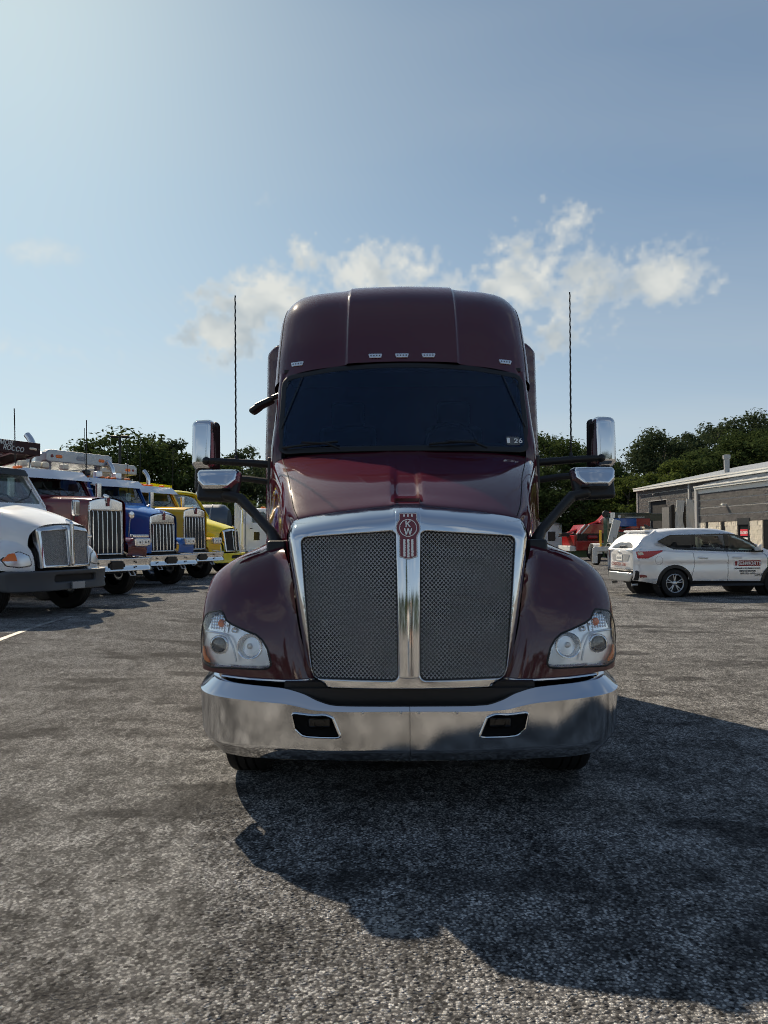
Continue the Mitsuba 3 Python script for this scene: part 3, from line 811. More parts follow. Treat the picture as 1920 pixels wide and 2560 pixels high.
for sg in (-1, 1):
    wheel(truck, sg * 1.06, 1.12, .52, sg, STEER)
    for yy in (5.3, 6.6):
        wheel(truck, sg * 1.10, yy, .52, sg, DRIVE)
        wheel(truck, sg * .78, yy, .52, -sg, DRIVE)
both('frame_rail', bx(.38, .46, .3, 7.4, .72, .98), 'black_plastic')
truck.part('front_axle', cat(tube([(-.9, 1.12, .50), (-.5, 1.12, .40), (.5, 1.12, .40), (.9, 1.12, .50)], .06, 8), bx(-.45, .45, .5, 1.6, .42, .9)), 'dark_void')
truck.part('rear_axle', cat(tube([(-1, 5.3, .52), (1, 5.3, .52)], .09), tube([(-1, 6.6, .52), (1, 6.6, .52)], .09)), 'black_plastic')
truck.part('fifth_wheel', rb(-.45, .45, 5.5, 6.4, 1.05, 1.2, .04), 'black_plastic')
both('side_skirt', panel(rpoly([(1.95, .30), (4.6, .30), (4.6, 1.18), (1.95, 1.2)], .04), lambda a, b, h: np.stack([1.26 + h, a, b], 1), res=.2, depth=.05, bevel=.01), 'maroon_paint')
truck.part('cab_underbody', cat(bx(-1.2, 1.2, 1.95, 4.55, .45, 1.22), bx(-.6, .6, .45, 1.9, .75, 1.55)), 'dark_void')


# ------------------------------------------------------------------ the row of parked trucks
for nm, c in (('red_paint', (0.085, 0.004, 0.010)), ('blue_paint', (0.008, 0.085, 0.32)), ('gold_paint', (0.72, 0.40, 0.008)), ('lemon_paint', (0.72, 0.60, 0.008)), ('white_paint', (0.74, 0.75, 0.76)), ('crimson_paint', (0.24, 0.008, 0.012)), ('green_paint', (0.012, 0.03, 0.024))):
    P(nm, c, 0.1, 0.0, clearcoat=1.0, clearcoat_gloss=.97, specular=.6)
P('grey_plastic', (0.055, 0.06, 0.068), 0.6)
P('deck_alloy', (0.42, 0.44, 0.46), 0.4, 0.85)
P('visor_steel', (0.66, 0.68, 0.72), 0.25, 0.9)
P('beige_lens', (0.62, 0.58, 0.48), 0.3)
P('paper', (0.75, 0.76, 0.74), 0.7)
P('dull_grey', (0.30, 0.31, 0.32), 0.55)
P('pale_panel', (0.55, 0.57, 0.57), 0.5)
M('cab_glass', type='thindielectric', int_ior=1.5, specular_transmittance={'type': 'rgb', 'value': [0.42, 0.50, 0.50]})
YAW = 62


def pose(x, y, th, z=None):
    return T().translate([x, y, float(ground_z(x, y)) if z is None else z]) @ T().rotate([0, 0, 1], th)


def emblem_small(th, y, z, s=1.0):
    th.part('hood_ornament', cat(hull([(0, y, z), (0, y + .10 * s, z + .03 * s), (0, y, z - .12 * s)], [[.035 * s, .02 * s, .03 * s]] * 3)), 'chrome')
    th.part('badge', panel(Point(0, z - .07 * s).buffer(.045 * s).union(sbox(-.028 * s, z - .2 * s, .028 * s, z - .08 * s)), lambda a, b, h: np.stack([a, y - .022 * s - h + 0 * a, b], 1), res=.03, depth=.015), 'emblem_red')


def two(th, name, mesh, mat, **k):
    return [th.part(name, m, mat, **k) for m in (mesh, mirror(mesh))]


def cab(th, paint, Y0, zb, zt, hw=.98, back=1.45, roof=.0, sleeper=0, glass='cab_glass', rake=.32):
    """cab box whose windscreen base stands at Y0, zb and whose roof is at zt"""
    zf = .75
    wt = zt - .16
    ytop = Y0 + rake
    yf = lambda x, z: Y0 + .07 * (np.abs(x) / hw) ** 2 + (z - zb) * rake / (wt - zb)
    wsp = rpoly([(-hw + .07, zb + .02), (hw - .07, zb + .02), (hw - .11, wt), (-hw + .11, wt)], .05)
    face = Polygon([(-hw, zb - .25), (hw, zb - .25), (hw, zb), (hw - .05, zt - .05), (-hw + .05, zt - .05), (-hw, zb)])
    th.part('cab_front', panel(face.difference(wsp), front_fn(yf), res=.08, depth=.05, bevel=.015), paint)
    th.part('windshield', panel(wsp.buffer(.004), lambda a, b, h: np.stack([a, yf(a, b) + .02, b], 1), res=.12, depth=0), glass, smooth=True)
    y1 = Y0 + back
    sd = [(Y0 + .02, zb - .02), (ytop + .05, zt - .06), (y1, zt - .06), (y1, zf), (Y0 - .0, zf)]
    win = rpoly([(Y0 + .20, zb - .02), (ytop + .24, zt - .2), (y1 - .3, zt - .2), (y1 - .3, zb - .04)], .05)
    tw = lambda z: np.clip((z - zb) / (zt - zb), 0, 1) * .05
    fs = lambda a, b, h: np.stack([hw - tw(b) + h, a, b], 1)
    two(th, 'door', panel(Polygon(sd).buffer(0).difference(win), fs, res=.1, depth=.04, bevel=.01), paint)
    two(th, 'side_window', panel(win, lambda a, b, h: np.stack([hw - tw(b) - .015 + 0 * a, a, b], 1), res=.2, depth=0), glass)
    two(th, 'door_handle', bx(hw, hw + .03, y1 - .35, y1 - .2, zb - .35, zb - .31), 'black_plastic')
    th.part('roof', loftroof(hw - .04, ytop - .02, y1, zt), paint, smooth=40)
    th.part('cab_back', bx(-hw + .02, hw - .02, y1 - .06, y1, zf, zt - .05), paint)
    th.part('cab_floor', cat(bx(-hw + .05, hw - .05, Y0 + .05, y1 - .1, zf, zf + .1), bx(-hw + .06, hw - .06, Y0 + .08, Y0 + .45, zf, zb - .06)), 'interior')
    for s in (-.45, .45):
        th.part('seat', cat(rb(s - .25, s + .25, Y0 + .95, Y0 + 1.1, zb - .5, zb + .25, .05), rb(s - .13, s + .13, Y0 + .98, Y0 + 1.08, zb + .25, zb + .42, .03)), 'seat_grey')
    wl = rot(trimesh.creation.torus(.2, .018, major_sections=28, minor_sections=8), [1, 0, 0], 55)
    th.part('steering_wheel', mv(wl, .42, Y0 + .45, zb + .05), 'black_plastic')
    for s in (-1, 1):
        th.part('wiper', tube([(s * .1 + .1, Y0 - .02, zb + .03), (s * .45 + .1, Y0 + .02, zb + .14), (s * .55 + .1, Y0 + .05, zb + .3)], .012, 5), 'black_plastic')
    if sleeper:
        two(th, 'sleeper_side', panel(rpoly([(y1 + .02, zf), (y1 + sleeper, zf), (y1 + sleeper, zt + roof), (y1 + .3, zt + roof), (y1 + .02, zt - .04)], .05), lambda a, b, h: np.stack([hw + .06 + h, a, b], 1), res=.2, depth=.1, bevel=.03), paint)
        th.part('sleeper_shell', bx(-hw - .03, hw + .03, y1 + .03, y1 + sleeper - .02, zf + .02, zt + roof - .03), paint)


def loftroof(hw, y0, y1, z):
    rows = []
    for y, dz in ((y0 - .03, -.10), (y0 + .03, -.045), (y0 + .25, -.005), ((y0 + y1) / 2, .01), (y1 - .15, 0), (y1, -.05)):
        rows.append([(x * hw, y, z + dz - .07 * abs(x) ** 6 - .02 * x * x) for x in np.linspace(-1, 1, 15)])
    return grid(loft(rows, 16, 29, 'p', 'c'))


def stack_pipe(th, x, y, z0, z1, r=.085, elbow=1):
    zs = np.linspace(z1 - .35, z1, 7)
    path = [(x, y, z0), (x, y, z1 - .36)] + [(x, y + elbow * .22 * ((z - z1 + .35) / .35) ** 2, z) for z in zs]
    k = th.part('exhaust_stack', tube(path, r, 16), 'chrome', smooth=50)
    th.part('heat_shield', tube([(x, y, z0 + .2), (x, y, z0 + (z1 - z0) * .55)], r * 1.5, 16), 'polished_alloy', of=k)


def classic(name, label, x, y, th, paint, zg=2.15, yg=.32, gw=.52, zb=2.38, zt=3.08, fend=None, nb=7, hood=None, visor=True, lamps='rect', lights=True, wheel_mat='polished_alloy', sleeper=0, roof=0):
    t = Thing(name, label, 'truck', pose(x, y, th), None)
    fend = fend or paint
    # bumper
    bp = Polygon([(-1.2, .60), (1.2, .60), (1.2, .90), (-1.2, .90)])
    holes = [rpoly([(c - .16, .66), (c + .16, .66), (c + .16, .80), (c - .16, .80)], .03) for c in (0,)]
    bf = lambda a, b, h: np.stack([a, .05 + .16 * np.clip((np.abs(a) - .95) / .25, 0, 1) ** 2 - h + .02 * np.cos((b - .75) * 20), b], 1)
    t.part('bumper', panel(rpoly(bp.exterior.coords, .03), bf, res=.05, depth=.12, bevel=.02), 'chrome', smooth=40)
    t.part('plate_bracket', cat(bx(-.17, .17, .02, .05, .66, .83), bx(-.22, .22, .03, .05, .70, .78)), 'black_plastic')
    for c in (-.45, .45):
        t.part('tow_hook', cat(tube([(c - .07, .12, .62), (c - .07, .02, .50), (c + .07, .02, .50), (c + .07, .12, .62)], .018, 6)), 'satin_silver')
    for c in (-.55, .55):
        for zz_ in (.70, .80):
            t.part('bumper_bolt', mv(lathe([(.001, .02), (.018, .018), (.022, 0)], 10, 'y'), c, .035, zz_), 'black_plastic')
    # grille: chrome shell, dark core, bright bars
    z0 = .97
    top = lambda v: zg - .10 * (abs(v) / gw) ** 2
    sh = Polygon([(-gw, z0), (gw, z0), (gw, top(gw))] + [(v, top(v)) for v in np.linspace(gw, -gw, 13)])
    op = rpoly([(-gw + .06, z0 + .045), (gw - .06, z0 + .045), (gw - .06, zg - .30), (-gw + .06, zg - .30)], .02)
    gf = lambda a, b, h: np.stack([a, yg + .04 * (a / gw) ** 2 + .035 * (b - z0) + .05 * np.clip((np.abs(a) - gw + .05) / .05, 0, 1) ** 2 - h, b], 1)
    g = t.part('grille_shell', panel(sh.difference(op), gf, res=.03, depth=.25, bevel=.02), 'chrome', smooth=40)
    t.part('core', panel(op.buffer(.02), lambda a, b, h: np.stack([a, yg + .10 + 0 * a, b], 1), res=.2, depth=0), 'core_mesh', of=g)
    for i in range(nb):
        c = (i - (nb - 1) / 2) * (2 * gw - .12) / nb * 1.02
        t.part('grille_bar', tube([(c, yg + .04, z0 + .03), (c, yg + .025, z0 + .06), (c, yg + .05, zg - .34), (c, yg + .08, zg - .285)], .0125, 8), 'chrome', of=g)
    emblem_small(t, yg + .03, zg + .03, 1.1)
    # hood
    hw2 = .60 if hood is None else hood
    rows = []
    for k, yy in enumerate((yg + .05, yg + .5, yg + 1.1, 1.95)):
        f = k / 3
        w, z = gw + .02 + (hw2 + .16 - gw) * f, zg + .0 + (zb - zg + .0) * (f ** .9)
        rows.append([(0, yy, z + .01), (w * .5, yy, z - .01), (w * .82, yy, z - .045), (w * .95, yy, z - .10), (w, yy, z - .20), (w + .01, yy, z - .5), (w + .01, yy, 1.05)])
    G = loft(rows, 20, 37, 'p', 'p')
    t.part('hood', grid(np.concatenate([G[:, ::-1] * [-1, 1, 1], G[:, 1:]], 1)), paint, smooth=45)
    # fenders: an arched sheet over each wheel with a nose
    def fen_rows(x0, x1):
        arc = [(.30, .92), (.27, 1.10), (.32, 1.24), (.50, 1.33), (.80, 1.36), (1.15, 1.35), (1.45, 1.26), (1.68, 1.05), (1.78, .80)]
        return [[(xx, a + dy, b + dz) for a, b in arc] for xx, dy, dz in ((x0, 0, .02), (x0 + .2, -.02, .03), (x1 - .12, -.02, .0), (x1 - .02, .03, -.05), (x1, .06, -.12))]
    FG_ = loft(fen_rows(gw + .02, 1.17), 20, 40, 'c', 'c')
    two(t, 'fender', grid(FG_, flip=True), fend, smooth=50)
    for sg in (-1, 1):
        cx = sg * .87
        k = t.part('headlight', rb(cx - .2, cx + .2, .16, .36, 1.16, 1.36, .03), 'chrome')
        if lamps == 'rect':
            for d in (-.09, .09):
                t.part('lens', rb(cx + d - .075, cx + d + .075, .135, .2, 1.20, 1.32, .012), 'lamp_silver', of=k)
                t.part('lamp_core', hull([(cx + d, .14, 1.26)], [[.03, .015, .03]]), 'lamp_glass', of=k)
        wheel(t, sg * 1.0, 1.1, .52, sg, STEER, rm=wheel_mat)
        for yy in (6.2, 7.5):
            wheel(t, sg * 1.05, yy, .52, sg, DRIVE, rm=wheel_mat)
    t.part('chassis', cat(bx(-.45, .45, .25, 9.0, .55, .92), bx(-gw, gw, .4, 1.9, .8, 1.1), bx(-1.0, 1.0, 1.9, 3.4, .5, .8)), 'dark_void')
    cab(t, paint, 1.95, zb, zt, sleeper=sleeper, roof=roof)
    if visor:
        vz = zt - .03
        vf = Polygon([(-.98, vz - .24), (.98, vz - .24), (.93, vz), (-.93, vz)])
        t.part('sun_visor', panel(vf, lambda a, b, h: np.stack([a, 1.93 + .07 * np.abs(a) + (b - vz + .24) * 1.15 - h, b], 1), res=.1, depth=.012, bevel=.004), 'visor_steel')
    if lights:
        for c in (-.75, -.22, 0, .22, .75):
            t.part('marker_light', hull([(c, 2.50, zt + .03), (c, 2.62, zt + .025)], [[.05, .05, .035]] * 2), 'amber_lens')
    two(t, 'door_mirror', rb(1.16, 1.30, 2.0, 2.1, zb - .1, zb + .4, .03), 'chrome')
    two(t, 'mirror_bracket', cat(tube([(.98, 2.05, zb + .35), (1.2, 2.05, zb + .36)], .015, 6), tube([(.98, 2.05, zb - .1), (1.2, 2.05, zb + .02)], .015, 6)), 'satin_silver')
    return t


P('core_mesh', proc(lambda p, n, uv: mix((0.012, 0.014, 0.016), (0.075, 0.08, 0.085), dr.select(dr.abs(p.z * 42 - dr.floor(p.z * 42) - .5) < .22, 1.0, 0.0))), 0.5, 0.3)

# red wrecker
rw = classic('tow_truck', 'dark red tow truck with tall square chrome grille and heavy boom above its cab', -6.0, 17.4, YAW, 'red_paint', zg=2.28, zb=2.37, zt=3.04, visor=True, lights=False)
bm = Polygon([(3.25, 3.44), (3.25, 3.74), (4.5, 3.86), (5.6, 4.02), (6.4, 4.2), (7.6, 4.2), (7.6, 2.9), (5.5, 3.1)])
two(rw, 'boom_side', panel(bm, lambda a, b, h: np.stack([.42 + h, a, b], 1), res=.3, depth=.1, bevel=.012), 'red_paint')
rw.part('boom_core', ext(bm.buffer(-.03), -.36, .36).apply_transform(np.array([[0, 1, 0, 0], [1, 0, 0, 0], [0, 0, 1, 0], [0, 0, 0, 1.0]])), 'dark_void')
for tx_, yy, zz_, hh in (('MOR', -.50, 3.69, .115), ('ROCCO', -.30, 3.56, .115)):
    tm = text(tx_, hh, .004, True)
    v = np.array(tm.vertices)
    v[:, 0] += v[:, 2] * .25
    m_ = TM(np.stack([yy + v[:, 0], 3.235 + v[:, 1], zz_ + v[:, 2] - .05 * v[:, 0]], 1), np.array(tm.faces))
    rw.part('boom_lettering', m_, 'deck_alloy', smooth=False)
rw.part('boom_head', rb(-1.3, .46, 3.245, 3.6, 3.44, 3.76, .02), 'dark_maroon')
P('dark_maroon', (0.022, 0.005, 0.008), .5, specular=.3)
rw.part('boom_lamp', hull([(.16, 3.245, 3.60), (.32, 3.245, 3.60)], [[.03, .015, .03]] * 2), 'beige_lens')
rw.part('boom_bolt', mv(lathe([(.001, .02), (.022, .018), (.025, 0)], 12, 'y'), .405, 3.245, 3.60), 'trim_grey')
rw.part('wrecker_body', cat(bx(-1.18, 1.18, 3.6, 9, 1.0, 1.9), bx(-.9, .9, 3.6, 6.5, 1.9, 3.0)), 'red_paint')
stack_pipe(rw, .52, 3.62, .9, 4.02, .085, 1)
stack_pipe(rw, -.95, 3.55, .9, 3.4, .085, 1)
for c in (-.62, -.25, -.02, .55):
    rw.part('work_light', rb(c - .1, c + .1, 2.42, 2.56, 3.06, 3.20, .035), 'beige_lens')
two(rw, 'air_cleaner', mv(lathe([(.001, 0), (.19, .01), (.2, .06), (.2, .5), (.16, .58), (.10, .62), (.001, .62)], 24), .98, 1.75, 1.55), 'chrome')
for sg in (-1, 1):
    tm = text('KENWORTH', .085, .004, True)
    v = np.array(tm.vertices)
    Yc, Zc = 1.18, 1.72
    xw = .712
    m_ = TM(np.stack([sg * (xw + .012) + sg * (-v[:, 1]) * 1.0, Yc + (-v[:, 0] if sg < 0 else v[:, 0]), Zc + v[:, 2]], 1), np.array(tm.faces)) if True else None
    if sg < 0:
        rw.part('hood_lettering', m_, 'white_print', smooth=False)
two(rw, 'roof_antenna', tube([(1.0, 2.2, 2.4), (1.02, 2.25, 4.35)], .012, 5), 'black_plastic')
two(rw, 'headlight_strip', rb(.6, 1.1, .17, .3, 1.37, 1.44, .02), 'chrome')


def carrier_deck(t, y0, z=3.58, ln=6.0):
    """a car carrier's upper deck: headboard with lamps, floor, legs"""
    hb = rpoly([(-1.22, z), (1.22, z), (1.22, z + .26), (1.1, z + .36), (-1.1, z + .36), (-1.22, z + .26)], .05)
    k = t.part('deck_headboard', panel(hb, lambda a, b, h: np.stack([a, y0 - h + 0 * a, b], 1), res=.1, depth=.2, bevel=.03), 'deck_alloy')
    for c in (-1.02, 1.02):
        t.part('deck_lamp', hull([(c, y0, z + .17)], [[.05, .02, .05]]), 'dark_red_lens', of=k)
    for c in (-.78, .78):
        t.part('deck_lamp', hull([(c - .07, y0, z + .17), (c + .07, y0, z + .17)], [[.05, .02, .05]] * 2), 'amber_lens', of=k)
    t.part('deck_badge', hull([(-.1, y0, z + .17), (.1, y0, z + .17)], [[.08, .012, .07]] * 2), 'dull_grey', of=k)
    t.part('deck_floor', loft_deck(y0, ln, z), 'deck_alloy', smooth=30)
    for s in (-1, 1):
        for yy in (y0 + .25, y0 + 2.6, y0 + ln - .3):
            t.part('deck_post', bx(s * .9 - .06, s * .9 + .06, yy, yy + .14, .9, z + .02), 'dull_grey')
    t.part('lower_deck', bx(-1.2, 1.2, y0 + .1, y0 + ln, 1.05, 1.22), 'deck_alloy')


def loft_deck(y0, ln, z):
    rows = [[(x * 1.2, y, z + dz + .1 * (1 - abs(x) ** 2)) for x in np.linspace(-1, 1, 9)] for y, dz in ((y0 + .2, .22), (y0 + .8, .30), (y0 + 2.5, .30), (y0 + ln, .22))]
    top_ = grid(np.array(rows))
    return cat(top_, bx(-1.2, 1.2, y0 + .2, y0 + ln, z, z + .2))


bl = classic('carrier_truck', 'bright blue car carrier truck with sloping hood and silver deck above its cab', -5.84, 21.3, YAW, 'blue_paint', zg=2.05, gw=.50, zb=2.38, zt=3.10, hood=.80, visor=True)
carrier_deck(bl, 3.68)
bl.part('roof_spotlight', rb(-.95, -.72, 2.4, 2.56, 3.14, 3.3, .05), 'black_gloss')
for c in (-.30, .42):
    bl.part('roof_beacon', rb(c - .12, c + .12, 2.55, 2.7, 3.12, 3.3, .03), 'lamp_silver')
gd = classic('carrier_truck', 'golden yellow car carrier truck with square chrome grille behind the blue truck', -5.78, 24.7, YAW, 'gold_paint', zg=2.32, zb=2.40, zt=3.12, visor=True)
carrier_deck(gd, 4.2, 3.62)
for t_ in (bl, gd):
    stack_pipe(t_, -1.02, 3.45, .9, 3.1, .08, 1)
    stack_pipe(t_, 1.02, 3.45, .9, 3.75, .07, 1)
    t_.part('fender_mirror', cat(mv(lathe([(.001, .03), (.09, .02), (.1, 0), (.06, -.05), (.001, -.06)], 20, 'y'), -1.0, .55, 1.98)), 'chrome')
    t_.part('mirror_stalk', tube([(-.95, .7, 1.36), (-1.0, .62, 1.7), (-1.0, .58, 1.95)], .012, 6), 'satin_silver')
    two(t_, 'roof_antenna', tube([(1.0, 2.3, 2.5), (1.05, 2.32, 4.45)], .010, 5), 'black_plastic')
    two(t_, 'air_cleaner', mv(lathe([(.001, 0), (.17, .01), (.18, .06), (.18, .5), (.14, .58), (.001, .6)], 20), 1.0, 1.80, 1.6), 'chrome')


def aero(name, label, x, y, th, paint, bump, zgt=1.5, zb=1.92, zt=2.74, mesh=True, lampz=1.0, bumper_gap=True):
    """rounded hood, wide twin-mesh grille"""
    t = Thing(name, label, 'truck', pose(x, y, th))
    z0 = .84
    gw = .62
    topf = lambda v: zgt - .05 * (np.abs(v) / gw) ** 2
    sh = Polygon([(-gw + .04, z0), (gw - .04, z0)] + [(v, float(topf(v))) for v in np.linspace(gw, -gw, 15)])
    opr = rpoly([(.055, z0 + .05), (gw - .09, z0 + .05), (gw - .05, zgt - .15), (.06, zgt - .11)], .03)
    opl = shapely.affinity.scale(opr, -1, 1, origin=(0, 0))
    gy = lambda a, b: .16 + .09 * (a / gw) ** 2 + .10 * (b - z0) + .12 * np.clip((b - topf(a) + .1) / .1, 0, 1) ** 2
    gf = lambda a, b, h: np.stack([a, gy(a, b) + .06 * np.clip((np.abs(a) - gw + .06) / .06, 0, 1) ** 2 - h, b], 1)
    g = t.part('grille_surround', panel(sh.difference(opr).difference(opl), gf, res=.03, depth=.12, bevel=.012), 'chrome', smooth=40)
    for o in (opr, opl):
        t.part('grille_mesh', mesh_wires(o.buffer(.02), lambda a, b: gy(a, b) + .04, .034, .004) if mesh else panel(o, lambda a, b, h: np.stack([a, gy(a, b) + .04, b], 1), res=.1, depth=0), 'wire_steel' if mesh else 'dark_void', of=g, smooth=True, kind='stuff' if mesh else None)
    t.part('radiator', panel(sh.buffer(-.04), lambda a, b, h: np.stack([a, gy(a, b) + .12, b], 1), res=.2, depth=0), 'radiator_fins', of=g)
    t.part('centre_rib', hull([(0, .12, z0 + .08), (0, .16, zgt - .02)], [[.045, .03, .05]] * 2), 'chrome', of=g)
    emblem_small(t, .18, zgt + .03, .9)
    rows = [[(0, .30, zgt - .0), (.3, .31, zgt - .015), (.55, .34, zgt - .06), (.66, .42, zgt - .16), (.72, .45, zgt - .35), (.72, .40, z0 - .05)],
            [(0, .7, zgt + .16), (.35, .7, zgt + .13), (.62, .72, zgt + .06), (.76, .74, zgt - .06), (.84, .76, zgt - .25), (.86, .78, z0 - .05)],
            [(0, 1.2, zgt + .31), (.4, 1.2, zgt + .27), (.7, 1.22, zgt + .20), (.85, 1.24, zgt + .06), (.93, 1.26, zgt - .15), (.96, 1.28, z0 - .05)],
            [(0, 1.7, zb), (.42, 1.7, zb - .03), (.78, 1.72, zb - .10), (.93, 1.74, zb - .24), (1.0, 1.76, zb - .45), (1.02, 1.78, z0 - .05)]]
    G = loft(rows, 24, 36, 'c', 'c')
    t.part('hood', grid(np.concatenate([G[:, ::-1] * [-1, 1, 1], G[:, 1:]], 1)), paint, smooth=50)
    cols = [[(.64, .36, .80), (.66, .37, 1.0), (.68, .42, 1.15), (.70, .56, 1.29), (.72, .85, 1.38), (.76, 1.3, 1.38), (.8, 1.7, 1.2)],
            [(.85, .38, .80), (.87, .39, 1.0), (.88, .46, 1.15), (.89, .62, 1.27), (.9, .88, 1.33), (.92, 1.3, 1.33), (.94, 1.7, 1.15)],
            [(1.05, .48, .81), (1.06, .49, .98), (1.06, .56, 1.10), (1.06, .70, 1.20), (1.06, .92, 1.25), (1.06, 1.3, 1.25), (1.06, 1.7, 1.1)],
            [(1.16, .62, .82), (1.17, .63, .93), (1.17, .68, 1.02), (1.17, .78, 1.10), (1.17, .95, 1.14), (1.17, 1.3, 1.14), (1.17, 1.7, 1.0)]]
    FGa = loft(cols, 40, 50, 'c', 'c')
    two(t, 'fender', grid(FGa, flip=True), paint, smooth=50)
    fl_ = LinearNDInterpolator(FGa.reshape(-1, 3)[:, [0, 2]], FGa.reshape(-1, 3)[:, 1])
    hp = rpoly([(.72, .90), (.95, .87), (1.10, .90), (1.14, 1.0), (1.05, 1.10), (.90, 1.13), (.76, 1.06)], .03)
    ff = lambda k: (lambda a, b, h: np.stack([a, np.nan_to_num(fl_(a, b), nan=.6) + k - h, b], 1))
    for m_ in (lambda q: q, mirror):
        k = t.part('headlight', m_(panel(hp.buffer(.012), ff(-.004), res=.03, depth=.02)), 'black_plastic')
        t.part('reflector', m_(panel(hp, ff(-.008), res=.03, depth=.01, bevel=.006)), 'lamp_silver', of=k)
        t.part('bowl', m_(hull([(.83, .40, .98)], [[.06, .02, .06]])), 'chrome', of=k)
        t.part('turn_lens', m_(panel(hp.intersection(sbox(.98, .98, 1.3, 1.3)), ff(-.016), res=.03, depth=.01)), 'amber_lens', of=k)
    bp = rpoly([(-1.18, .45), (1.18, .45), (1.2, .80), (-1.2, .80)], .05)
    slot = rpoly([(-.5, .60), (.5, .60), (.5, .72), (-.5, .72)], .04)
    t.part('bumper', panel(bp.difference(slot), lambda a, b, h: np.stack([a, .02 + .42 * np.clip((np.abs(a) - .45) / .75, 0, 1) ** 2.2 + .03 * np.cos((b - .62) * 9) - h, b], 1), res=.05, depth=.15, bevel=.03), bump, smooth=45)
    t.part('bumper_intake', bx(-.55, .55, .12, .14, .56, .76), 'dark_void')
    t.part('licence_plate', bx(-.15, .15, -.02, .01, .47, .59), 'dull_grey')
    for sg in (-1, 1):
        wheel(t, sg * 1.0, 1.12, .48, sg, STEER92)
        wheel(t, sg * 1.02, 6.0, .48, sg, STEER92)
    t.part('chassis', cat(bx(-.45, .45, .5, 8.0, .55, .9), bx(-.6, .6, .4, 1.8, .8, 1.2), bx(-1.0, 1.0, 1.75, 3.3, .45, .8)), 'dark_void')
    return t


STEER92 = wheel_meshes(.48, .27)
wt = aero('delivery_truck', 'white medium truck with grey plastic bumper and twin mesh grille, nearest in the row', -5.48, 13.8, 70, 'white_paint', 'grey_plastic', zgt=1.63, zb=2.02)
cab(wt, 'white_paint', 1.68, 2.02, 2.80, hw=1.0, back=1.6, rake=.48)
wt.part('visor_lip', panel(rpoly([(-.95, 2.60), (.95, 2.60), (.90, 2.74), (-.90, 2.74)], .04), lambda a, b, h: np.stack([a, 2.0 + .08 * np.abs(a) + (b - 2.6) * .6 - h, b], 1), res=.1, depth=.02, bevel=.006), 'black_plastic')
wt.part('window_card', rot(bx(-.14, .14, 0, .006, 2.06, 2.28), [0, 0, 1], 0).apply_translation([-.30, 1.98, .0]), 'paper')
wt.part('roof_horn', cat(hull([(-.55, 2.35, 2.88)], [[.12, .12, .12]], 3), rb(-.75, -.6, 2.3, 2.5, 2.78, 2.98, .03)), 'chrome')
for c in (-.8, -.2, .15, .8):
    wt.part('marker_light', hull([(c, 2.18, 2.79), (c, 2.30, 2.785)], [[.05, .05, .03]] * 2), 'amber_lens')
two(wt, 'hood_mirror', rb(1.05, 1.22, 1.05, 1.12, 1.80, 2.12, .04), 'chrome')
two(wt, 'mirror_stalk', tube([(.98, 1.2, 1.15), (1.08, 1.12, 1.5), (1.12, 1.11, 1.85)], .016, 6), 'black_plastic')
wt.part('box_body', bx(-1.15, 1.15, 3.6, 8.0, .95, 2.0), 'white_paint')
ly = aero('yellow_truck', 'lemon yellow truck with rounded hood at the far end of the row', -5.35, 28.4, 76, 'lemon_paint', 'lemon_paint', zgt=1.72, zb=2.2, zt=3.2, mesh=False)
cab(ly, 'lemon_paint', 1.70, 2.2, 3.15, hw=1.0, back=1.6, rake=.5, sleeper=1.2, roof=.3)
for s in (-1, 1):
    stack_pipe(ly, s * 1.05, 3.4, .9, 3.05, .07)

# white day-cab seen from the side beyond the row
wc = classic('semi_tractor', 'white semi tractor seen from its side beyond the yellow truck', -3.6, 39.5, 97, 'white_paint', zg=2.0, zb=2.25, zt=2.95, visor=False, lights=True, sleeper=.55, roof=.25)
stack_pipe(wc, 1.1, 3.55, .9, 3.2, .09)
stack_pipe(wc, -1.1, 3.55, .9, 3.2, .09)
two(wc, 'air_cleaner', mv(lathe([(.001, 0), (.19, .01), (.2, .06), (.2, .5), (.16, .58), (.001, .6)], 20), 1.02, 1.75, 1.5), 'chrome')
two(wc, 'fuel_tank', mv(lathe([(.001, 0), (.26, .01), (.3, .04), (.3, 1.2), (.26, 1.24), (.001, 1.25)], 24, 'y'), .98, 3.3, .62), 'polished_alloy')
two(wc, 'peep_window', bx(.985, .995, 2.72, 3.0, 1.35, 1.75), 'black_gloss')

# tank trailer behind the row
tk = Thing('tank_trailer', 'dark grey tank trailer partly hidden behind the parked trucks', 'trailer', pose(-12.6, 46, 0))
tk.part('tank', rot(lathe([(.001, -3.4), (.7, -3.35), (.95, -3.1), (1.0, -2.8), (1.0, 2.8), (.95, 3.1), (.7, 3.35), (.001, 3.4)], 36), [0, 1, 0], 90).apply_translation([0, 0, 2.35]), 'tank_paint', smooth=40)
P('tank_paint', (0.07, 0.09, 0.12), 0.35, 0.3)
for xx in (-2.4, -1.2, 0, 1.2, 2.4):
    tk.part('hoop', rot(lathe([(1.0, -.03), (1.03, -.03), (1.03, .03), (1.0, .03)], 36), [0, 1, 0], 90).apply_translation([xx, 0, 2.35]), 'dull_grey')
tk.part('frame', cat(bx(-3.2, 3.2, -.6, .6, 1.2, 1.45), bx(2.2, 2.4, -.5, .5, .0, 1.3)), 'black_plastic')
for xx in (-2.6, -1.4):
    for sg in (-1, 1):
        k = uniq(tk.key + '__wheel')
        put(k, rot(STEER[0], [0, 0, 1], 90), 'rubber', tk.T @ T().translate([xx, sg * .9, .52]))

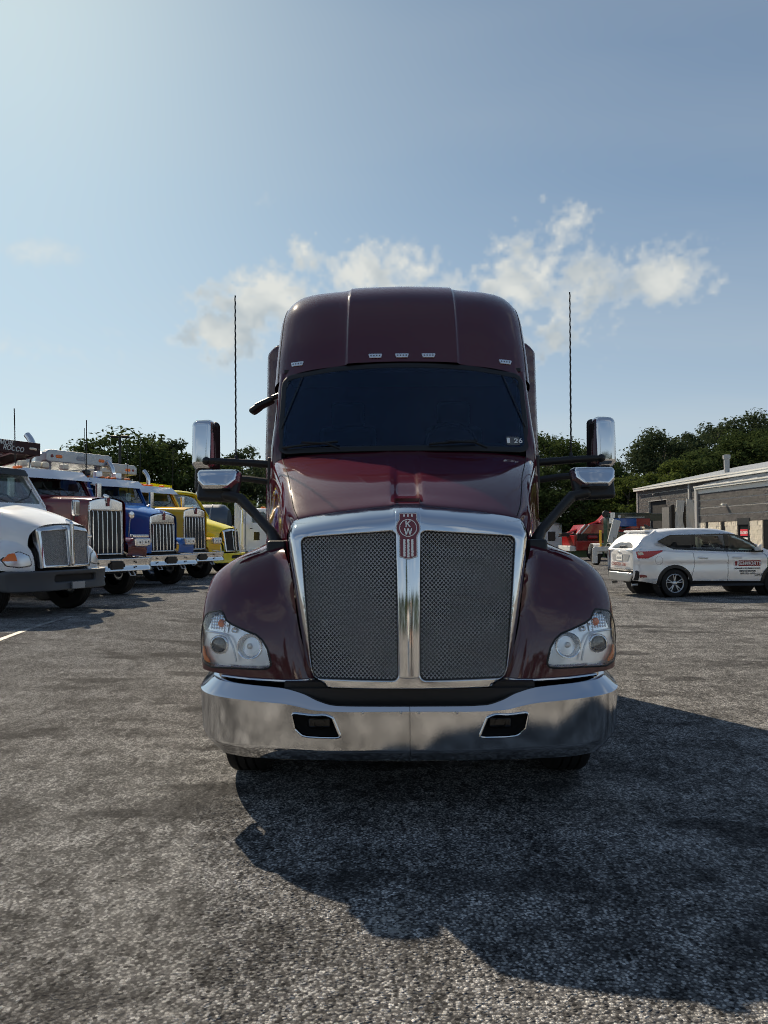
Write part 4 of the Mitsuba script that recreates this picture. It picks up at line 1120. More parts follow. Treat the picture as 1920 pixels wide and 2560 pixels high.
# light pole in front of the left trees
lp = Thing('lamp_post', 'tall dark parking lot lamp post with twin heads before the left trees', 'lamp post', pose(-17.2, 50, 0))
lp.part('pole', tube([(0, 0, 0), (0, 0, 4), (0, 0, 8.0)], [.11, .095, .08], 12), 'black_plastic')
lp.part('base', mv(lathe([(.001, .5), (.25, .5), (.28, 0)], 16), 0, 0, 0), 'dull_grey')
for sg in (-1, 1):
    lp.part('lamp_head', rb(min(sg * .1, sg * .62), max(sg * .1, sg * .62), -.16, .16, 7.92, 8.04, .05), 'black_plastic')
lp.part('photocell', hull([(0, 0, 8.08)], .05), 'black_plastic')

# ------------------------------------------------------------------ silver courtesy SUV
P('silver_paint', (0.74, 0.745, 0.755), 0.22, 0.30, clearcoat=1.0, clearcoat_gloss=.97)
P('tint_glass', (0.012, 0.014, 0.017), 0.04, clearcoat=1.0)
M('suv_glass', type='thindielectric', int_ior=1.5, specular_transmittance={'type': 'rgb', 'value': [0.60, 0.72, 0.62]})
suv = Thing('courtesy_car', 'silver SUV with red dealer lettering on its door parked before the building', 'car', T().translate([7.44, 19.9, 0]) @ T().rotate([0, 0, 1], 8) @ T().scale(1.06))
# local: x forward from the rear axle, y away from the camera (near flank at y=0.12), z up
W2 = .92
YC = .79


def suv_sec(x):
    """half section from the sill up to the roof's centre line, (lateral, z)"""
    belt = float(np.interp(x, [-.95, -.6, 0, 1.2, 2.1, 2.9, 3.3, 3.6], [1.16, 1.17, 1.13, 1.09, 1.05, 1.0, .93, .80]))
    roof_ = float(PchipInterpolator([-.98, -.90, -.75, -.45, 0, .6, 1.2, 1.6, 2.1, 2.55, 3.0, 3.4, 3.6], [1.16, 1.235, 1.44, 1.59, 1.655, 1.69, 1.675, 1.605, 1.37, 1.13, 1.04, .92, .80])(x))
    w = float(np.interp(x, [-.98, -.85, -.6, 0, 2.6, 3.2, 3.5, 3.6], [.72, .82, .88, W2, W2, .88, .76, .66]))
    rw_ = w - .20 * max(0, min(1, (roof_ - belt) / .5)) - .03
    zs = float(np.interp(x, [-.98, -.7, -.3, 2.9, 3.6], [.42, .38, .30, .28, .35]))
    mid = belt + (roof_ - belt) * .55
    return [(w - .06, zs), (w - .01, zs + .12), (w, .62), (w - .008, .80), (w + .004, .90), (w - .015, belt - .03), (w - .035, belt), ((w + rw_) / 2 - .02, mid), (rw_, belt + (roof_ - belt) * .90), (rw_ - .10, roof_ - .012), (rw_ * .5, roof_ + .0), (0, roof_ + .008)]


SX = [-.98, -.93, -.84, -.7, -.5, -.3, 0, .35, .8, 1.2, 1.6, 1.9, 2.2, 2.5, 2.8, 3.1, 3.35, 3.52, 3.6]
rows = [[(x, YC - l, z) for l, z in suv_sec(x)] for x in SX]
SGn = loft(rows, 120, 67, 'p', 'p')
SGf = SGn * [1, -1, 1] + [0, 2 * YC, 0]
body = np.concatenate([SGn, SGf[:, ::-1][:, 1:]], 1)
ypos = LinearNDInterpolator(SGn[:, :40].reshape(-1, 3)[:, [0, 2]], SGn[:, :40].reshape(-1, 3)[:, 1])


def sf_(k):
    return lambda a, b, h: np.stack([a, np.nan_to_num(ypos(a, b), nan=-.13) - k - h, b], 1)


WIN = [rpoly([(-.40, 1.36), (-.12, 1.49), (.42, 1.52), (.44, 1.185), (.08, 1.20)], .02), rpoly([(.50, 1.18), (.53, 1.53), (1.27, 1.515), (1.33, 1.14)], .02), rpoly([(1.42, 1.135), (1.36, 1.51), (1.56, 1.495), (1.95, 1.33), (2.28, 1.12)], .02)]
allwin = shapely.union_all([w.buffer(.001) for w in WIN])
ARCH = shapely.union_all([Point(c, .345).buffer(.415) for c in (0, 2.69)])
MA = shapely.contains_xy(ARCH, SGn[..., 0].ravel(), SGn[..., 2].ravel()).reshape(SGn.shape[:2]) & (SGn[..., 1] < YC - .35)
MW = shapely.contains_xy(allwin, SGn[..., 0].ravel(), SGn[..., 2].ravel()).reshape(SGn.shape[:2]) & (SGn[..., 1] < YC - .35)


def drop_faces(g, mask):
    m = grid(g)
    keep = ~mask.ravel()[np.array(m.faces)].all(1)
    return TM(np.array(m.vertices), np.array(m.faces)[keep])


MW |= MA
bm_ = np.concatenate([MW, MW[:, ::-1][:, 1:]], 1)
suv.part('body', drop_faces(body, bm_), 'silver_paint', smooth=50)
flipY = lambda m: TM(np.array(m.vertices) * [1, -1, 1] + [0, 2 * YC, 0], np.array(m.faces)[:, ::-1])
frame = rpoly([(-.47, 1.36), (-.14, 1.515), (1.38, 1.545), (1.60, 1.52), (1.98, 1.36), (2.38, 1.08), (1.4, 1.10), (.0, 1.165)], .02)
for fl in (lambda m: m, flipY):
    suv.part('window_trim', fl(panel(frame.difference(allwin.buffer(-.01)), sf_(.004), res=.04, depth=.012)), 'black_gloss')
    suv.part('quarter_window', fl(panel(WIN[0], sf_(.002), res=.08, depth=0)), 'tint_glass')
    suv.part('rear_door_window', fl(panel(WIN[1], sf_(.002), res=.08, depth=0)), 'suv_dark_glass')
    suv.part('front_door_window', fl(panel(WIN[2], sf_(.002), res=.08, depth=0)), 'suv_glass')
    for sx_ in ([(.47, 1.10), (.50, .78), (.42, .50), (.40, .40)], [(1.37, 1.10), (1.385, .9), (1.37, .5), (1.36, .36)], [(2.30, 1.08), (2.42, .95), (2.40, .62), (2.30, .36)]):
        c = spl(np.array(sx_), 24)
        suv.part('door_seam', fl(tube(np.stack([c[:, 0], np.nan_to_num(ypos(c[:, 0], c[:, 1]), nan=-.13) + .001, c[:, 1]], 1), .006, 5)), 'seam_dark')
    for hx_ in (.72, 1.62):
        suv.part('door_handle', fl(hull([(hx_ - .1, -.16, .965), (hx_ + .1, -.16, .955)], [[.02, .022, .022]] * 2)), 'silver_paint')
    clad = Polygon([(-.62, .62), (-.40, .60), (-.36, .36), (-.3, .28), (2.9, .26), (3.05, .36), (3.1, .6), (2.95, .45), (2.4, .44), (.4, .44), (.40, .36)]).buffer(0)
    lower = Polygon([(-.80, .40), (-.30, .28), (3.0, .26), (3.2, .5), (2.36, .45), (2.30, .37), (.42, .40), (.3, .5), (-.45, .58), (-.84, .60)]).buffer(0)
    arch = lambda c: Point(c, .345).buffer(.45, quad_segs=16).difference(Point(c, .345).buffer(.372, quad_segs=16)).intersection(sbox(c - .5, .27, c + .5, 1.0))
    suv.part('sill_cladding', fl(panel(lower.difference(ARCH), sf_(.012), res=.06, depth=.03)), 'black_plastic')
    for c in (0, 2.69):
        suv.part('wheel_arch', fl(panel(arch(c), sf_(.016), res=.05, depth=.03)), 'black_plastic')
        suv.part('wheel_well', fl(cat(panel(Point(c, .345).buffer(.42), lambda a, b, h: np.stack([a, .22 + 0 * a, b], 1), res=.1, depth=0), lathe([(.41, -.22), (.41, .12)], 32, 'y').apply_translation([c, 0, .345]))), 'dark_void')
    suv.part('door_mirror', fl(hull([(2.12, -.30, 1.16), (2.2, -.22, 1.16), (2.12, -.30, 1.24), (2.2, -.22, 1.24), (2.1, -.14, 1.15)], .035)), 'silver_paint')
    suv.part('mirror_base', fl(rb(2.05, 2.25, -.16, -.06, 1.10, 1.16, .02)), 'black_plastic')
    # tail lamp wraps the corner
    tl = rpoly([(-.92, 1.12), (-.45, 1.135), (-.22, 1.16), (-.52, 1.02), (-.68, .95), (-.90, .955)], .015)
    k = suv.part('tail_light', fl(panel(tl, sf_(.012), res=.03, depth=.02)), 'red_lens')
    suv.part('clear_lens', fl(panel(rpoly([(-.90, 1.10), (-.80, 1.105), (-.76, 1.04), (-.88, 1.03)], .01), sf_(.018), res=.03, depth=.01)), 'beige_lens', of=k)
    fc = Point(-.40, .90).buffer(.095)
    suv.part('fuel_cap' if fl is not flipY else 'side_reflector', fl(panel(fc.buffer(.004).difference(fc.buffer(-.002)), sf_(.001), res=.03, depth=.004)), 'seam_dark')
    suv.part('rear_reflector', fl(rb(-.86, -.62, -.06, -.0, .49, .56, .015)), 'dark_red_lens')
    suv.part('exhaust_tip', fl(tube([(-.95, .22, .30), (-.80, .22, .31)], .035, 12)), 'satin_silver')
    suv.part('fender_vent', fl(hull([(2.52, -.135, .96), (2.66, -.135, .965)], [[.02, .01, .018]] * 2)), 'black_gloss')
P('suv_dark_glass_d', (0.01, 0.01, 0.01), .05)
M('suv_dark_glass', type='thindielectric', int_ior=1.5, specular_transmittance={'type': 'rgb', 'value': [0.20, 0.22, 0.22]})
# rear: glass, bumper, plate, wiper
xr = lambda z: np.interp(z, [.40, .70, .98, 1.16, 1.25, 1.50, 1.64], [-.995, -.995, -.985, -.985, -.905, -.66, -.40]) 
rear = lambda k: (lambda a, b, h: np.stack([xr(b) + .10 * (np.abs(a) / .8) ** 3 - k - h, YC - a, b], 1))
suv.part('tailgate', panel(rpoly([(-.78, .56), (.78, .56), (.80, 1.16), (.66, 1.64), (-.66, 1.64), (-.80, 1.16)], .06), rear(-.006), res=.04, depth=.03, bevel=.012), 'silver_paint', smooth=45)
suv.part('rear_window', panel(rpoly([(-.70, 1.20), (.70, 1.20), (.58, 1.53), (-.58, 1.53)], .05), rear(.012), res=.05, depth=.01), 'tint_glass')
suv.part('tailgate_spoiler', rb(-.60, -.30, YC - .58, YC + .58, 1.585, 1.635, .022), 'silver_paint')
suv.part('rear_wiper', tube([(-.97, YC + .02, 1.22), (-.96, YC - .05, 1.245), (-.95, YC - .3, 1.25)], .016, 6), 'black_plastic')
suv.part('plate_recess', panel(rpoly([(-.42, .88), (.42, .88), (.50, 1.05), (-.50, 1.05)], .03), rear(.003), res=.08, depth=.01), 'dull_grey')
suv.part('licence_plate', panel(sbox(-.155, .885, .155, 1.035), rear(.014), res=.1, depth=.008), 'paper')
suv.part('plate_print', panel(sbox(-.11, .93, .11, .985), rear(.020), res=.1, depth=.003), 'dull_grey')
suv.part('rear_bumper', panel(rpoly([(-.78, .42), (.78, .42), (.82, .66), (-.82, .66)], .05), rear(.03), res=.06, depth=.06, bevel=.02), 'black_plastic')
suv.part('skid_plate', panel(rpoly([(-.55, .38), (.55, .38), (.72, .60), (-.72, .60)], .05), rear(.055), res=.06, depth=.05, bevel=.02), 'satin_silver')
suv.part('tailgate_seam', tube([(-1.0, YC - .74, .68), (-1.005, YC, .68), (-1.0, YC + .74, .68)], .006, 5), 'seam_dark')
suv.part('badge', hull([(-1.0, YC, 1.10)], [[.012, .07, .03]]), 'satin_silver')
suv.part('roof_fin', hull([(-.28, YC, 1.69), (-.12, YC, 1.69), (-.30, YC, 1.78)], [[.02, .02, .012]] * 3), 'black_gloss')


def rear_text(s, h, z, y=0, mat='maroon_print'):
    m = text(s, h, .004, True)
    v = np.array(m.vertices)
    return TM(np.stack([xr(z) - .022 + v[:, 1] + .0 * v[:, 0], YC + y - v[:, 0], z + v[:, 2]], 1), np.array(m.faces))


P('maroon_print', (0.20, 0.03, 0.03), 0.5)
P('black_print', (0.02, 0.02, 0.02), 0.5)
suv.part('tailgate_lettering', rear_text('COURTESY CAR', .075, .80), 'maroon_print', smooth=False)
suv.part('fleet_number', rear_text('CV470', .055, .63, -.52), 'black_print', smooth=False)


def flank_text(s, h, x, z, mat, name):
    m = text(s, h, .004, True)
    v = np.array(m.vertices)
    y = np.nan_to_num(ypos(v[:, 0] + x, v[:, 2] + z), nan=-.13)
    suv.part(name, TM(np.stack([v[:, 0] + x, y - .010 + v[:, 1], v[:, 2] + z], 1), np.array(m.faces)), mat, smooth=False)


P('banner_red', (0.28, 0.02, 0.025), 0.45)
suv.part('door_banner', panel(sbox(1.66, .745, 2.24, .885), sf_(.004), res=.05, depth=.003), 'banner_red')
suv.part('banner_patch', panel(sbox(1.53, .745, 1.655, .885), sf_(.004), res=.05, depth=.003), 'white_print')
suv.part('banner_emblem', panel(Point(1.592, .835).buffer(.036).union(sbox(1.570, .755, 1.614, .83)), sf_(.008), res=.02, depth=.003), 'banner_red')
flank_text('KENWORTH', .082, 1.95, .815, 'white_print', 'door_lettering')
flank_text('KENWORTH OF PENNSYLVANIA', .032, 1.89, .69, 'black_print', 'door_lettering')
flank_text('NEW STANTON', .042, 1.89, .625, 'black_print', 'door_lettering')
flank_text('800-322-6671', .036, 1.89, .565, 'black_print', 'door_lettering')
flank_text('CV470', .052, 2.20, .53, 'black_print', 'door_lettering')
suv.part('cabin', cat(bx(.0, 2.3, YC - .72, YC + .72, .4, .95), bx(2.05, 2.5, YC - .7, YC + .7, .8, 1.08)), 'interior')
for sx_ in (.55, 1.35):
    for sy in (-.38, .38):
        suv.part('seat', cat(hull([(sx_ - .1, YC + sy - .16, .95), (sx_ - .2, YC + sy - .14, 1.22), (sx_ - .1, YC + sy + .16, .95), (sx_ - .2, YC + sy + .14, 1.22)], .06), hull([(sx_ - .22, YC + sy - .07, 1.34), (sx_ - .22, YC + sy + .07, 1.34)], .06)), 'seat_grey')
suv.part('rear_view_mirror', rb(1.66, 1.70, YC - .12, YC + .12, 1.43, 1.49, .015), 'black_plastic')
suv.part('steering_wheel', mv(rot(trimesh.creation.torus(.18, .016, major_sections=28, minor_sections=8), [0, 1, 0], 65), 1.95, YC + .36, 1.08), 'black_plastic')


def alloy(R=.345, W=.22):
    tyre = lathe([(R * .66, -W * .45), (R * .85, -W * .5), (R * .97, -W * .42), (R, -W * .3), (R, W * .3), (R * .97, W * .42), (R * .85, W * .5), (R * .66, W * .45)], 48, 'x')
    rim = lathe([(R * .66, W * .46), (R * .62, W * .44), (R * .60, W * .1), (R * .55, -W * .2), (.001, -W * .2)], 40, 'x')
    sp = []
    for a in np.arange(5) * 2 * math.pi / 5:
        for da in (-.17, .17):
            sp.append(hull([(W * .36, math.sin(a) * R * .1, math.cos(a) * R * .1), (W * .42, math.sin(a + da) * R * .61, math.cos(a + da) * R * .61)], [[.010, .014, .014], [.008, .011, .011]], 1))
    sp.append(hull([(W * .36, 0, 0)], [[.03, .06, .06]]))
    lip = lathe([(R * .665, W * .46), (R * .64, W * .48), (R * .61, W * .44), (R * .61, W * .3)], 40, 'x')
    return tyre, rim, cat(sp), lip


P('wheel_dark', (.03, .03, .032), .5)
AL = alloy()
for x_, near in ((0, 1), (0, 0), (2.69, 1), (2.69, 0)):
    Tm = suv.T @ T().translate([x_, -.01 if near else 2 * YC + .01, .345]) @ T().rotate([0, 0, 1], -90 if near else 90)
    k = uniq(suv.key + '__wheel')
    for nm, m_, b in (('tyre', AL[0], 'rubber'), ('rim', AL[1], 'wheel_dark'), ('rim_lip', AL[3], 'satin_silver'), ('spokes', AL[2], 'satin_silver')):
        put(k + '__' + nm, m_, b, Tm, 40)


# ------------------------------------------------------------------ dealer building on the right
def split_face(p, n, uv):
    a = fbm(p.y * 9 + p.x * 9, p.z * 7, 3.0, 4)
    return mix((0.062, 0.060, 0.062), (0.125, 0.121, 0.121), a)


def cream_face(k):
    def f(p, n, uv):
        a = fbm(p.y * 10 + p.x * 10 + k, p.z * 10, 2.0 + k, 4)
        return mix((0.56 - .03 * k, 0.51 - .03 * k, 0.41 - .02 * k), (0.74, 0.69, 0.58), a)
    return f


def rough_h(p, n, uv):
    return fbm(p.y * 16 + p.x * 16, p.z * 13, 1.0, 4)


def bumpy(key, fn, sc, rough=.85):
    M(key, type='twosided', bsdf={'type': 'bumpmap', 'arbitrary': proc(rough_h, 4e-3), 'scale': sc, 'bsdf': {'type': 'principled', 'base_color': proc(fn), 'roughness': rough, 'specular': .25}})


bumpy('dark_block', split_face, .05)
for k in range(3):
    bumpy(f'cream_block_{k}', cream_face(k), .05)
P('joint_light', (0.52, 0.51, 0.48), .8)
P('joint_cream', (0.46, 0.42, 0.35), .9)
P('fascia_white', (0.66, 0.66, 0.63), .55)
P('gutter_grey', (0.36, 0.36, 0.36), .5)
P('roof_metal', (0.30, 0.32, 0.33), .45, .3)
P('dark_frame', (0.025, 0.027, 0.03), .4)
P('sign_red', (0.55, 0.03, 0.05), .5)
P('door_panel_tan', (0.50, 0.45, 0.36), .6)

# facade runs along local +y away from the camera; local -x faces the lot
BX, BY, BYAW = 15.55, 38.0, 4.0
bt = T().translate([BX, BY, 0]) @ T().rotate([0, 0, 1], BYAW)
off = Thing('office_block', 'low masonry office block with dark upper courses and cream lower blocks behind the car', 'building', bt)
E1, B1 = 3.95, 2.22          # eave and the line between dark and cream
L1 = -26.0                   # runs on beside the lot, towards the camera
off.part('core', bx(.12, 9, L1, 0, 0, E1 - .3), 'dark_void')
ch = .36
hs = [B1 + .01]
while hs[-1] < E1 - .55:
    hs.append(hs[-1] + ch)
for i, z in enumerate(hs[:-1]):
    for j, (ya, yb) in enumerate(((-8, 0), (-17, -8.01), (L1, -17.01))):
        off.part('dark_course', bx(-.0 - .006 * ((i + j) % 2), .14, ya, yb, z, z + ch - .045), 'dark_block')
off.part('joint_bands', cat([bx(.02, .13, L1, -.001, z + ch - .044, z + ch - .001) for z in hs[:-1]]), 'joint_light', kind='stuff')
off.part('top_course', bx(-.004, .14, L1, 0, hs[-1], E1 - .32), 'dark_block')
off.part('frieze', bx(-.02, .14, L1, 0, E1 - .32, E1 - .12), 'fascia_white')
off.part('gutter', cat(bx(-.16, .0, L1, .12, E1 - .10, E1 + .02), bx(-.20, .0, L1, .12, E1 + .0, E1 + .05)), 'fascia_white')
off.part('roof', TM([(-.15, L1, E1 + .05), (-.15, .15, E1 + .05), (5, .15, E1 + 1.1), (5, L1, E1 + 1.1)], [(0, 3, 2), (0, 2, 1)]), 'roof_metal')
for i in range(22):
    y = L1 + i * (-L1) / 22 + .3
    off.part('roof_rib', rot(bx(-.15, 5.0, y, y + .06, E1 + .06, E1 + .11), [0, 1, 0], -11.6, (-.15, 0, E1 + .05)), 'roof_metal')
off.part('corner_post', bx(-.10, .10, .0, .22, 0, E1 - .10), 'gutter_grey')
off.part('end_wall', bx(.1, 9, -.02, .1, 0, E1), 'dark_block')
off.part('wall_lamp', cat(hull([(-.16, -2.65, 2.98)], [[.08, .10, .07]]), bx(-.1, .0, -2.7, -2.6, 2.93, 3.03)), 'fascia_white')
# openings from the corner towards the camera: slots and a door
slots = [(-.95, -.66), (-2.52, -2.12)]
y = -5.6
door = (-4.62, -3.62)
while y > L1 + 2:
    slots.append((y - .45, y))
    y -= 2.4
edges = sorted([*slots, door], key=lambda q: -q[1])
for a, b in slots:
    off.part('window_slot', cat(bx(.05, .13, a, b, .5, B1)), 'dark_frame')
    off.part('slot_glass', bx(.035, .05, a + .04, b - .04, .55, B1 - .05), 'tint_glass')
blk = [mv(bx(-.0, .12, .0, .392, 0, .192)) for _ in range(3)]
for q, dx_ in zip(blk, (0, .008, .016)):
    q.apply_translation([-dx_, 0, 0])
free, yy = [], 0.0
for a, b in edges:
    free.append((b, yy))
    yy = a
free.append((L1, yy))
cream_far = []
for (ya, yb) in free:
    for r in range(11):
        z = r * .2 + .005
        y = yb - (0 if r % 2 else .2)
        c0 = yb
        while c0 > ya + .03:
            c1 = max(ya, y - .4 if y < c0 else c0 - .4)
            if c0 == yb and r % 2 == 0:
                c1 = max(ya, yb - .2)
            w = c0 - c1 - .008
            if w > .02:
                k = rng.integers(3)
                if c1 > -7.5 and z > .9:
                    off.part('cream_block', blk[k], f'cream_block_{rng.integers(3)}', T().translate([0, c1 + .004, z]) @ T().scale([1, w / .392, 1]), smooth=False)
                else:
                    cream_far.append(bx(-.008 * k, .12, c1 + .004, c0 - .004, z, z + .192))
            c0 = c1
off.part('cream_blocks', cat(cream_far), 'cream_block_0', smooth=False, kind='stuff')
off.part('block_joints', cat([bx(.02, .115, a, b, 0, B1 - .0) for a, b in free if b - a > .1]), 'joint_cream')
k = off.part('door', bx(.03, .08, door[0] + .06, door[1] - .06, .05, 2.05), 'tint_glass')
off.part('frame', cat(bx(-.02, .12, door[0], door[0] + .09, 0, B1 + .0), bx(-.02, .12, door[1] - .09, door[1], 0, B1 + .0), bx(-.02, .12, door[0], door[1], 2.05, B1 + .12)), 'dark_frame', of=k)
off.part('handle', tube([(-.03, door[0] + .2, .95), (-.06, door[0] + .2, 1.0), (-.06, door[0] + .2, 1.25), (-.03, door[0] + .2, 1.3)], .015, 6), 'satin_silver', of=k)
sg_ = off.part('door_sign', bx(.005, .028, door[0] + .2, door[1] - .2, 1.55, 1.85), 'sign_red')
tm = text('CLOSED', .11, .004, True)
v = np.array(tm.vertices)
off.part('sign_lettering', TM(np.stack([.002 + v[:, 1], (door[0] + door[1]) / 2 - v[:, 0], 1.70 + v[:, 2]], 1), np.array(tm.faces)), 'white_print', of=sg_, smooth=False)
off.part('door_notice', bx(.008, .028, door[0] + .22, door[1] - .22, 1.30, 1.48), 'paper')

# taller workshop behind it, set back half a metre
wk = Thing('workshop', 'taller grey block workshop with white eave and tan roller door beyond the office', 'building', T().translate([16.55, 50, 0]) @ T().rotate([0, 0, 1], BYAW))
E2, B2 = 4.62, 3.05
wk.part('core', bx(.14, 14, -24, -.02, 0, E2 - .1), 'dark_void')
D0, D1 = -4.2, -1.6          # roller door recess
zs_ = [B2 + .01]
while zs_[-1] < E2 - .42:
    zs_.append(zs_[-1] + .235)
for i, z in enumerate(zs_[:-1]):
    for ya, yb in (((-12, D0), (D1, -.0)) if z < 3.75 else ((-12, -.0),)):
        wk.part('dark_course', bx(-.005 * (i % 2), .15, ya, yb, z, z + .20), 'dark_block')
wk.part('joint_bands', cat([bx(.03, .14, ya, yb, z + .201, z + .234) for z in zs_[:-1] for ya, yb in (((-12, D0), (D1, -.0)) if z < 3.7 else ((-12, -.0),))]), 'joint_light', kind='stuff')
wk.part('top_course', bx(0, .15, -12, 0, zs_[-1], E2 - .18), 'dark_block')
for r in range(15):
    for ya, yb in ((-12, D0), (D1, -.001)):
        wk.part('cream_course', bx(-.004 * (r % 2), .14, ya, yb, r * .203 + .005, r * .203 + .2), f'cream_block_{r % 3}', smooth=False)
wk.part('roller_door', bx(.55, .6, D0, D1, 0, 3.72), 'door_panel_tan')
for r in range(12):
    wk.part('door_slat', bx(.53, .56, D0 + .02, D1 - .02, r * .31 + .01, r * .31 + .295), 'door_panel_tan')
wk.part('door_reveal', cat(bx(-.0, .55, D1, D1 + .05, 0, 3.78), bx(0, .55, D0 - .05, D0, 0, 3.78), bx(0, .55, D0, D1, 3.72, 3.78)), 'gutter_grey')
wk.part('eave', cat(bx(-.25, .1, -24, .2, E2 - .16, E2 - .02), bx(-.28, .1, -24, .2, E2 - .02, E2 + .04)), 'fascia_white')
wk.part('downpipe', bx(-.09, .0, -7.3, -7.15, 0, E2 - .15), 'gutter_grey')
wk.part('corner_post', bx(-.06, .1, .0, .14, 0, E2 - .15), 'gutter_grey')
wk.part('end_wall', bx(.1, 14, -.02, .1, 0, E2 - .1), 'dark_block')
wk.part('roof', TM([(-.2, -24, E2 + .04), (-.2, .2, E2 + .04), (7, .2, E2 + 1.5), (7, -24, E2 + 1.5)], [(0, 3, 2), (0, 2, 1)]), 'roof_metal')
wk.part('vent_pipe', mv(cat(lathe([(.001, 0), (.14, 0), (.14, 1.0), (.001, 1.0)], 20), lathe([(.001, .95), (.19, .95), (.19, 1.16), (.001, 1.19)], 20)), 1.2, -9.0, E2 + .1), 'gutter_grey')
wk.part('floodlight', cat(hull([(-.3, -3.1, 4.05)], [[.10, .10, .10]]), bx(-.25, .0, -3.14, -3.06, 4.12, 4.18)), 'trim_grey')

# ------------------------------------------------------------------ things parked before the workshop
# wrecked cab with torn pale panels
wr = Thing('wrecked_cab', 'torn pale grey truck cab panels standing on a flatbed beside the office corner', 'truck cab', T().translate([15.72, 40.4, 0]) @ T().rotate([0, 0, 1], 6) @ T().scale([.74, .74, 1]))


def torn(pts, y, bulge, mat='pale_panel', name='torn_panel'):
    wr.part(name, panel(Polygon(pts), lambda a, b, h: np.stack([a, y + bulge * np.sin((b - 1.6) * 1.7) - h + .04 * np.sin(a * 7 + b * 3), b], 1), res=.06, depth=.05), mat)


torn([(-.62, 1.2), (.05, 1.2), (.12, 2.1), (.10, 3.42), (-.42, 3.45), (-.55, 2.6)], 0, .12)
torn([(.28, 1.2), (1.0, 1.2), (.95, 2.4), (1.12, 2.9), (1.15, 3.15), (.85, 3.30), (.72, 3.48), (.34, 3.52), (.26, 2.4)], .15, .05)
torn([(.70, 3.10), (.95, 3.18), (1.18, 3.42), (1.05, 3.50), (.86, 3.44), (.70, 3.5)], .35, .0, 'dull_grey', 'bent_flap')
wr.part('pillar', rb(-.88, -.62, .0, .25, 1.1, 3.2, .03), 'black_plastic')
wr.part('pillar', rb(.06, .27, .12, .3, 1.1, 3.35, .03), 'black_plastic')
wr.part('inner_shell', bx(-.8, 1.2, .5, 1.6, 1.1, 3.1), 'cavity_grey')
for i in range(4):
    wr.part('hinge_block', bx(1.02, 1.12, .1, .2, 1.5 + i * .28, 1.62 + i * .28), 'red_lens' if i % 2 else 'paper')
wr.part('loose_hose', tube(spl(np.array([(-.6, -.1, 2.75), (-.3, -.2, 2.5), (-.1, -.15, 2.2), (-.05, -.1, 1.5)]), 24), .02, 6), 'pale_panel')
wr.part('base', cat(bx(-1.0, 1.4, -.3, 3, .85, 1.1), bx(-.8, 1.2, 0, .3, 0, .9)), 'black_plastic')

# dark green crane truck
cr = Thing('crane_truck', 'dark green crane truck with long level boom behind the silver car', 'truck', T().translate([12.35, 43, 0]) @ T().rotate([0, 0, 1], 4))
cr.part('boom', cat(rb(.1, 4.6, -.2, .25, 2.42, 2.82, .03), rb(.2, 2.6, -.24, .29, 2.78, 2.86, .02)), 'green_paint')
cr.part('boom_tip', rb(4.5, 5.3, -.12, .18, 2.48, 2.74, .03), 'green_paint')
cr.part('boom_decal', cat(hull([(.75, -.215, 2.66)], [[.09, .008, .1]]), bx(1.1, 2.2, -.21, -.198, 2.60, 2.64), bx(1.25, 2.1, -.21, -.198, 2.53, 2.55)), 'pale_panel')
cr.part('sheave', mv(lathe([(.001, .1), (.16, .1), (.2, .06), (.2, -.06), (.16, -.1), (.001, -.1)], 24, 'y'), .05, 0, 2.80), 'black_plastic')
cr.part('turret', cat(rb(.0, .45, -.3, .3, 1.1, 2.62, .05), rb(.2, 1.0, -.35, .35, 1.1, 1.8, .05)), 'green_paint')
cr.part('ram', tube([(.9, -.1, 2.05), (1.9, -.1, 2.35), (2.2, -.1, 2.5)], [.09, .09, .05], 10), 'black_plastic')
cr.part('cabinet', rb(.35, 1.7, -.3, .2, 2.1, 2.55, .04), 'blue_paint')
cr.part('rear_cabinet', rb(1.5, 2.5, -.25, .25, 2.1, 2.55, .04), 'crimson_paint')
for a in ((.12, 2.28), (.2, 2.58)):
    cr.part('notice_plate', rb(a[0], a[0] + .26, -.33, -.3, a[1], a[1] + .3, .01), 'paper')
cr.part('deck', cat(rb(.0, 5.0, -1.2, 1.2, 1.0, 1.18, .03), bx(0, 5, -1.2, -1.1, 1.18, 1.5)), 'green_paint')
cr.part('hand_rail', cat(tube([(.0, -1.15, 1.2), (.0, -1.15, 1.95), (2.6, -1.15, 1.95), (2.6, -1.15, 1.2)], .03, 8)), 'green_paint')
for s_ in (-.85, .1):
    k = cr.part('mud_flap', bx(s_ - .14 - .2, s_ + .14 - .2, -1.3, -1.27, .12, .95), 'pale_panel')
    cr.part('fender', rot(lathe([(.55, -.2), (.57, -.2), (.57, .2), (.55, .2)], 32), [0, 1, 0], 90).slice_plane([0, 0, 0], [0, 0, 1]).apply_translation([s_ + .05, -.6, .62]), 'pale_panel')
    t_ = uniq(cr.key + '__wheel')
    put(t_ + '__tyre', STEER[0], 'rubber', cr.T @ T().translate([s_ + .08, -.6, .52]) @ T().rotate([0, 0, 1], 0))
cr.part('tilted_ramp', rot(rb(-.32, .12, -1.2, -1.1, 1.2, 2.5, .03), [0, 1, 0], 16, (-.1, 0, 1.2)), 'pale_panel')
cr.part('rear_beam', rb(-1.1, .9, -1.3, -1.15, .75, 1.0, .03), 'pale_panel')
cr.part('amber_post', rb(-.72, -.62, -1.2, -1.1, 1.0, 1.9, .03), 'gold_paint')

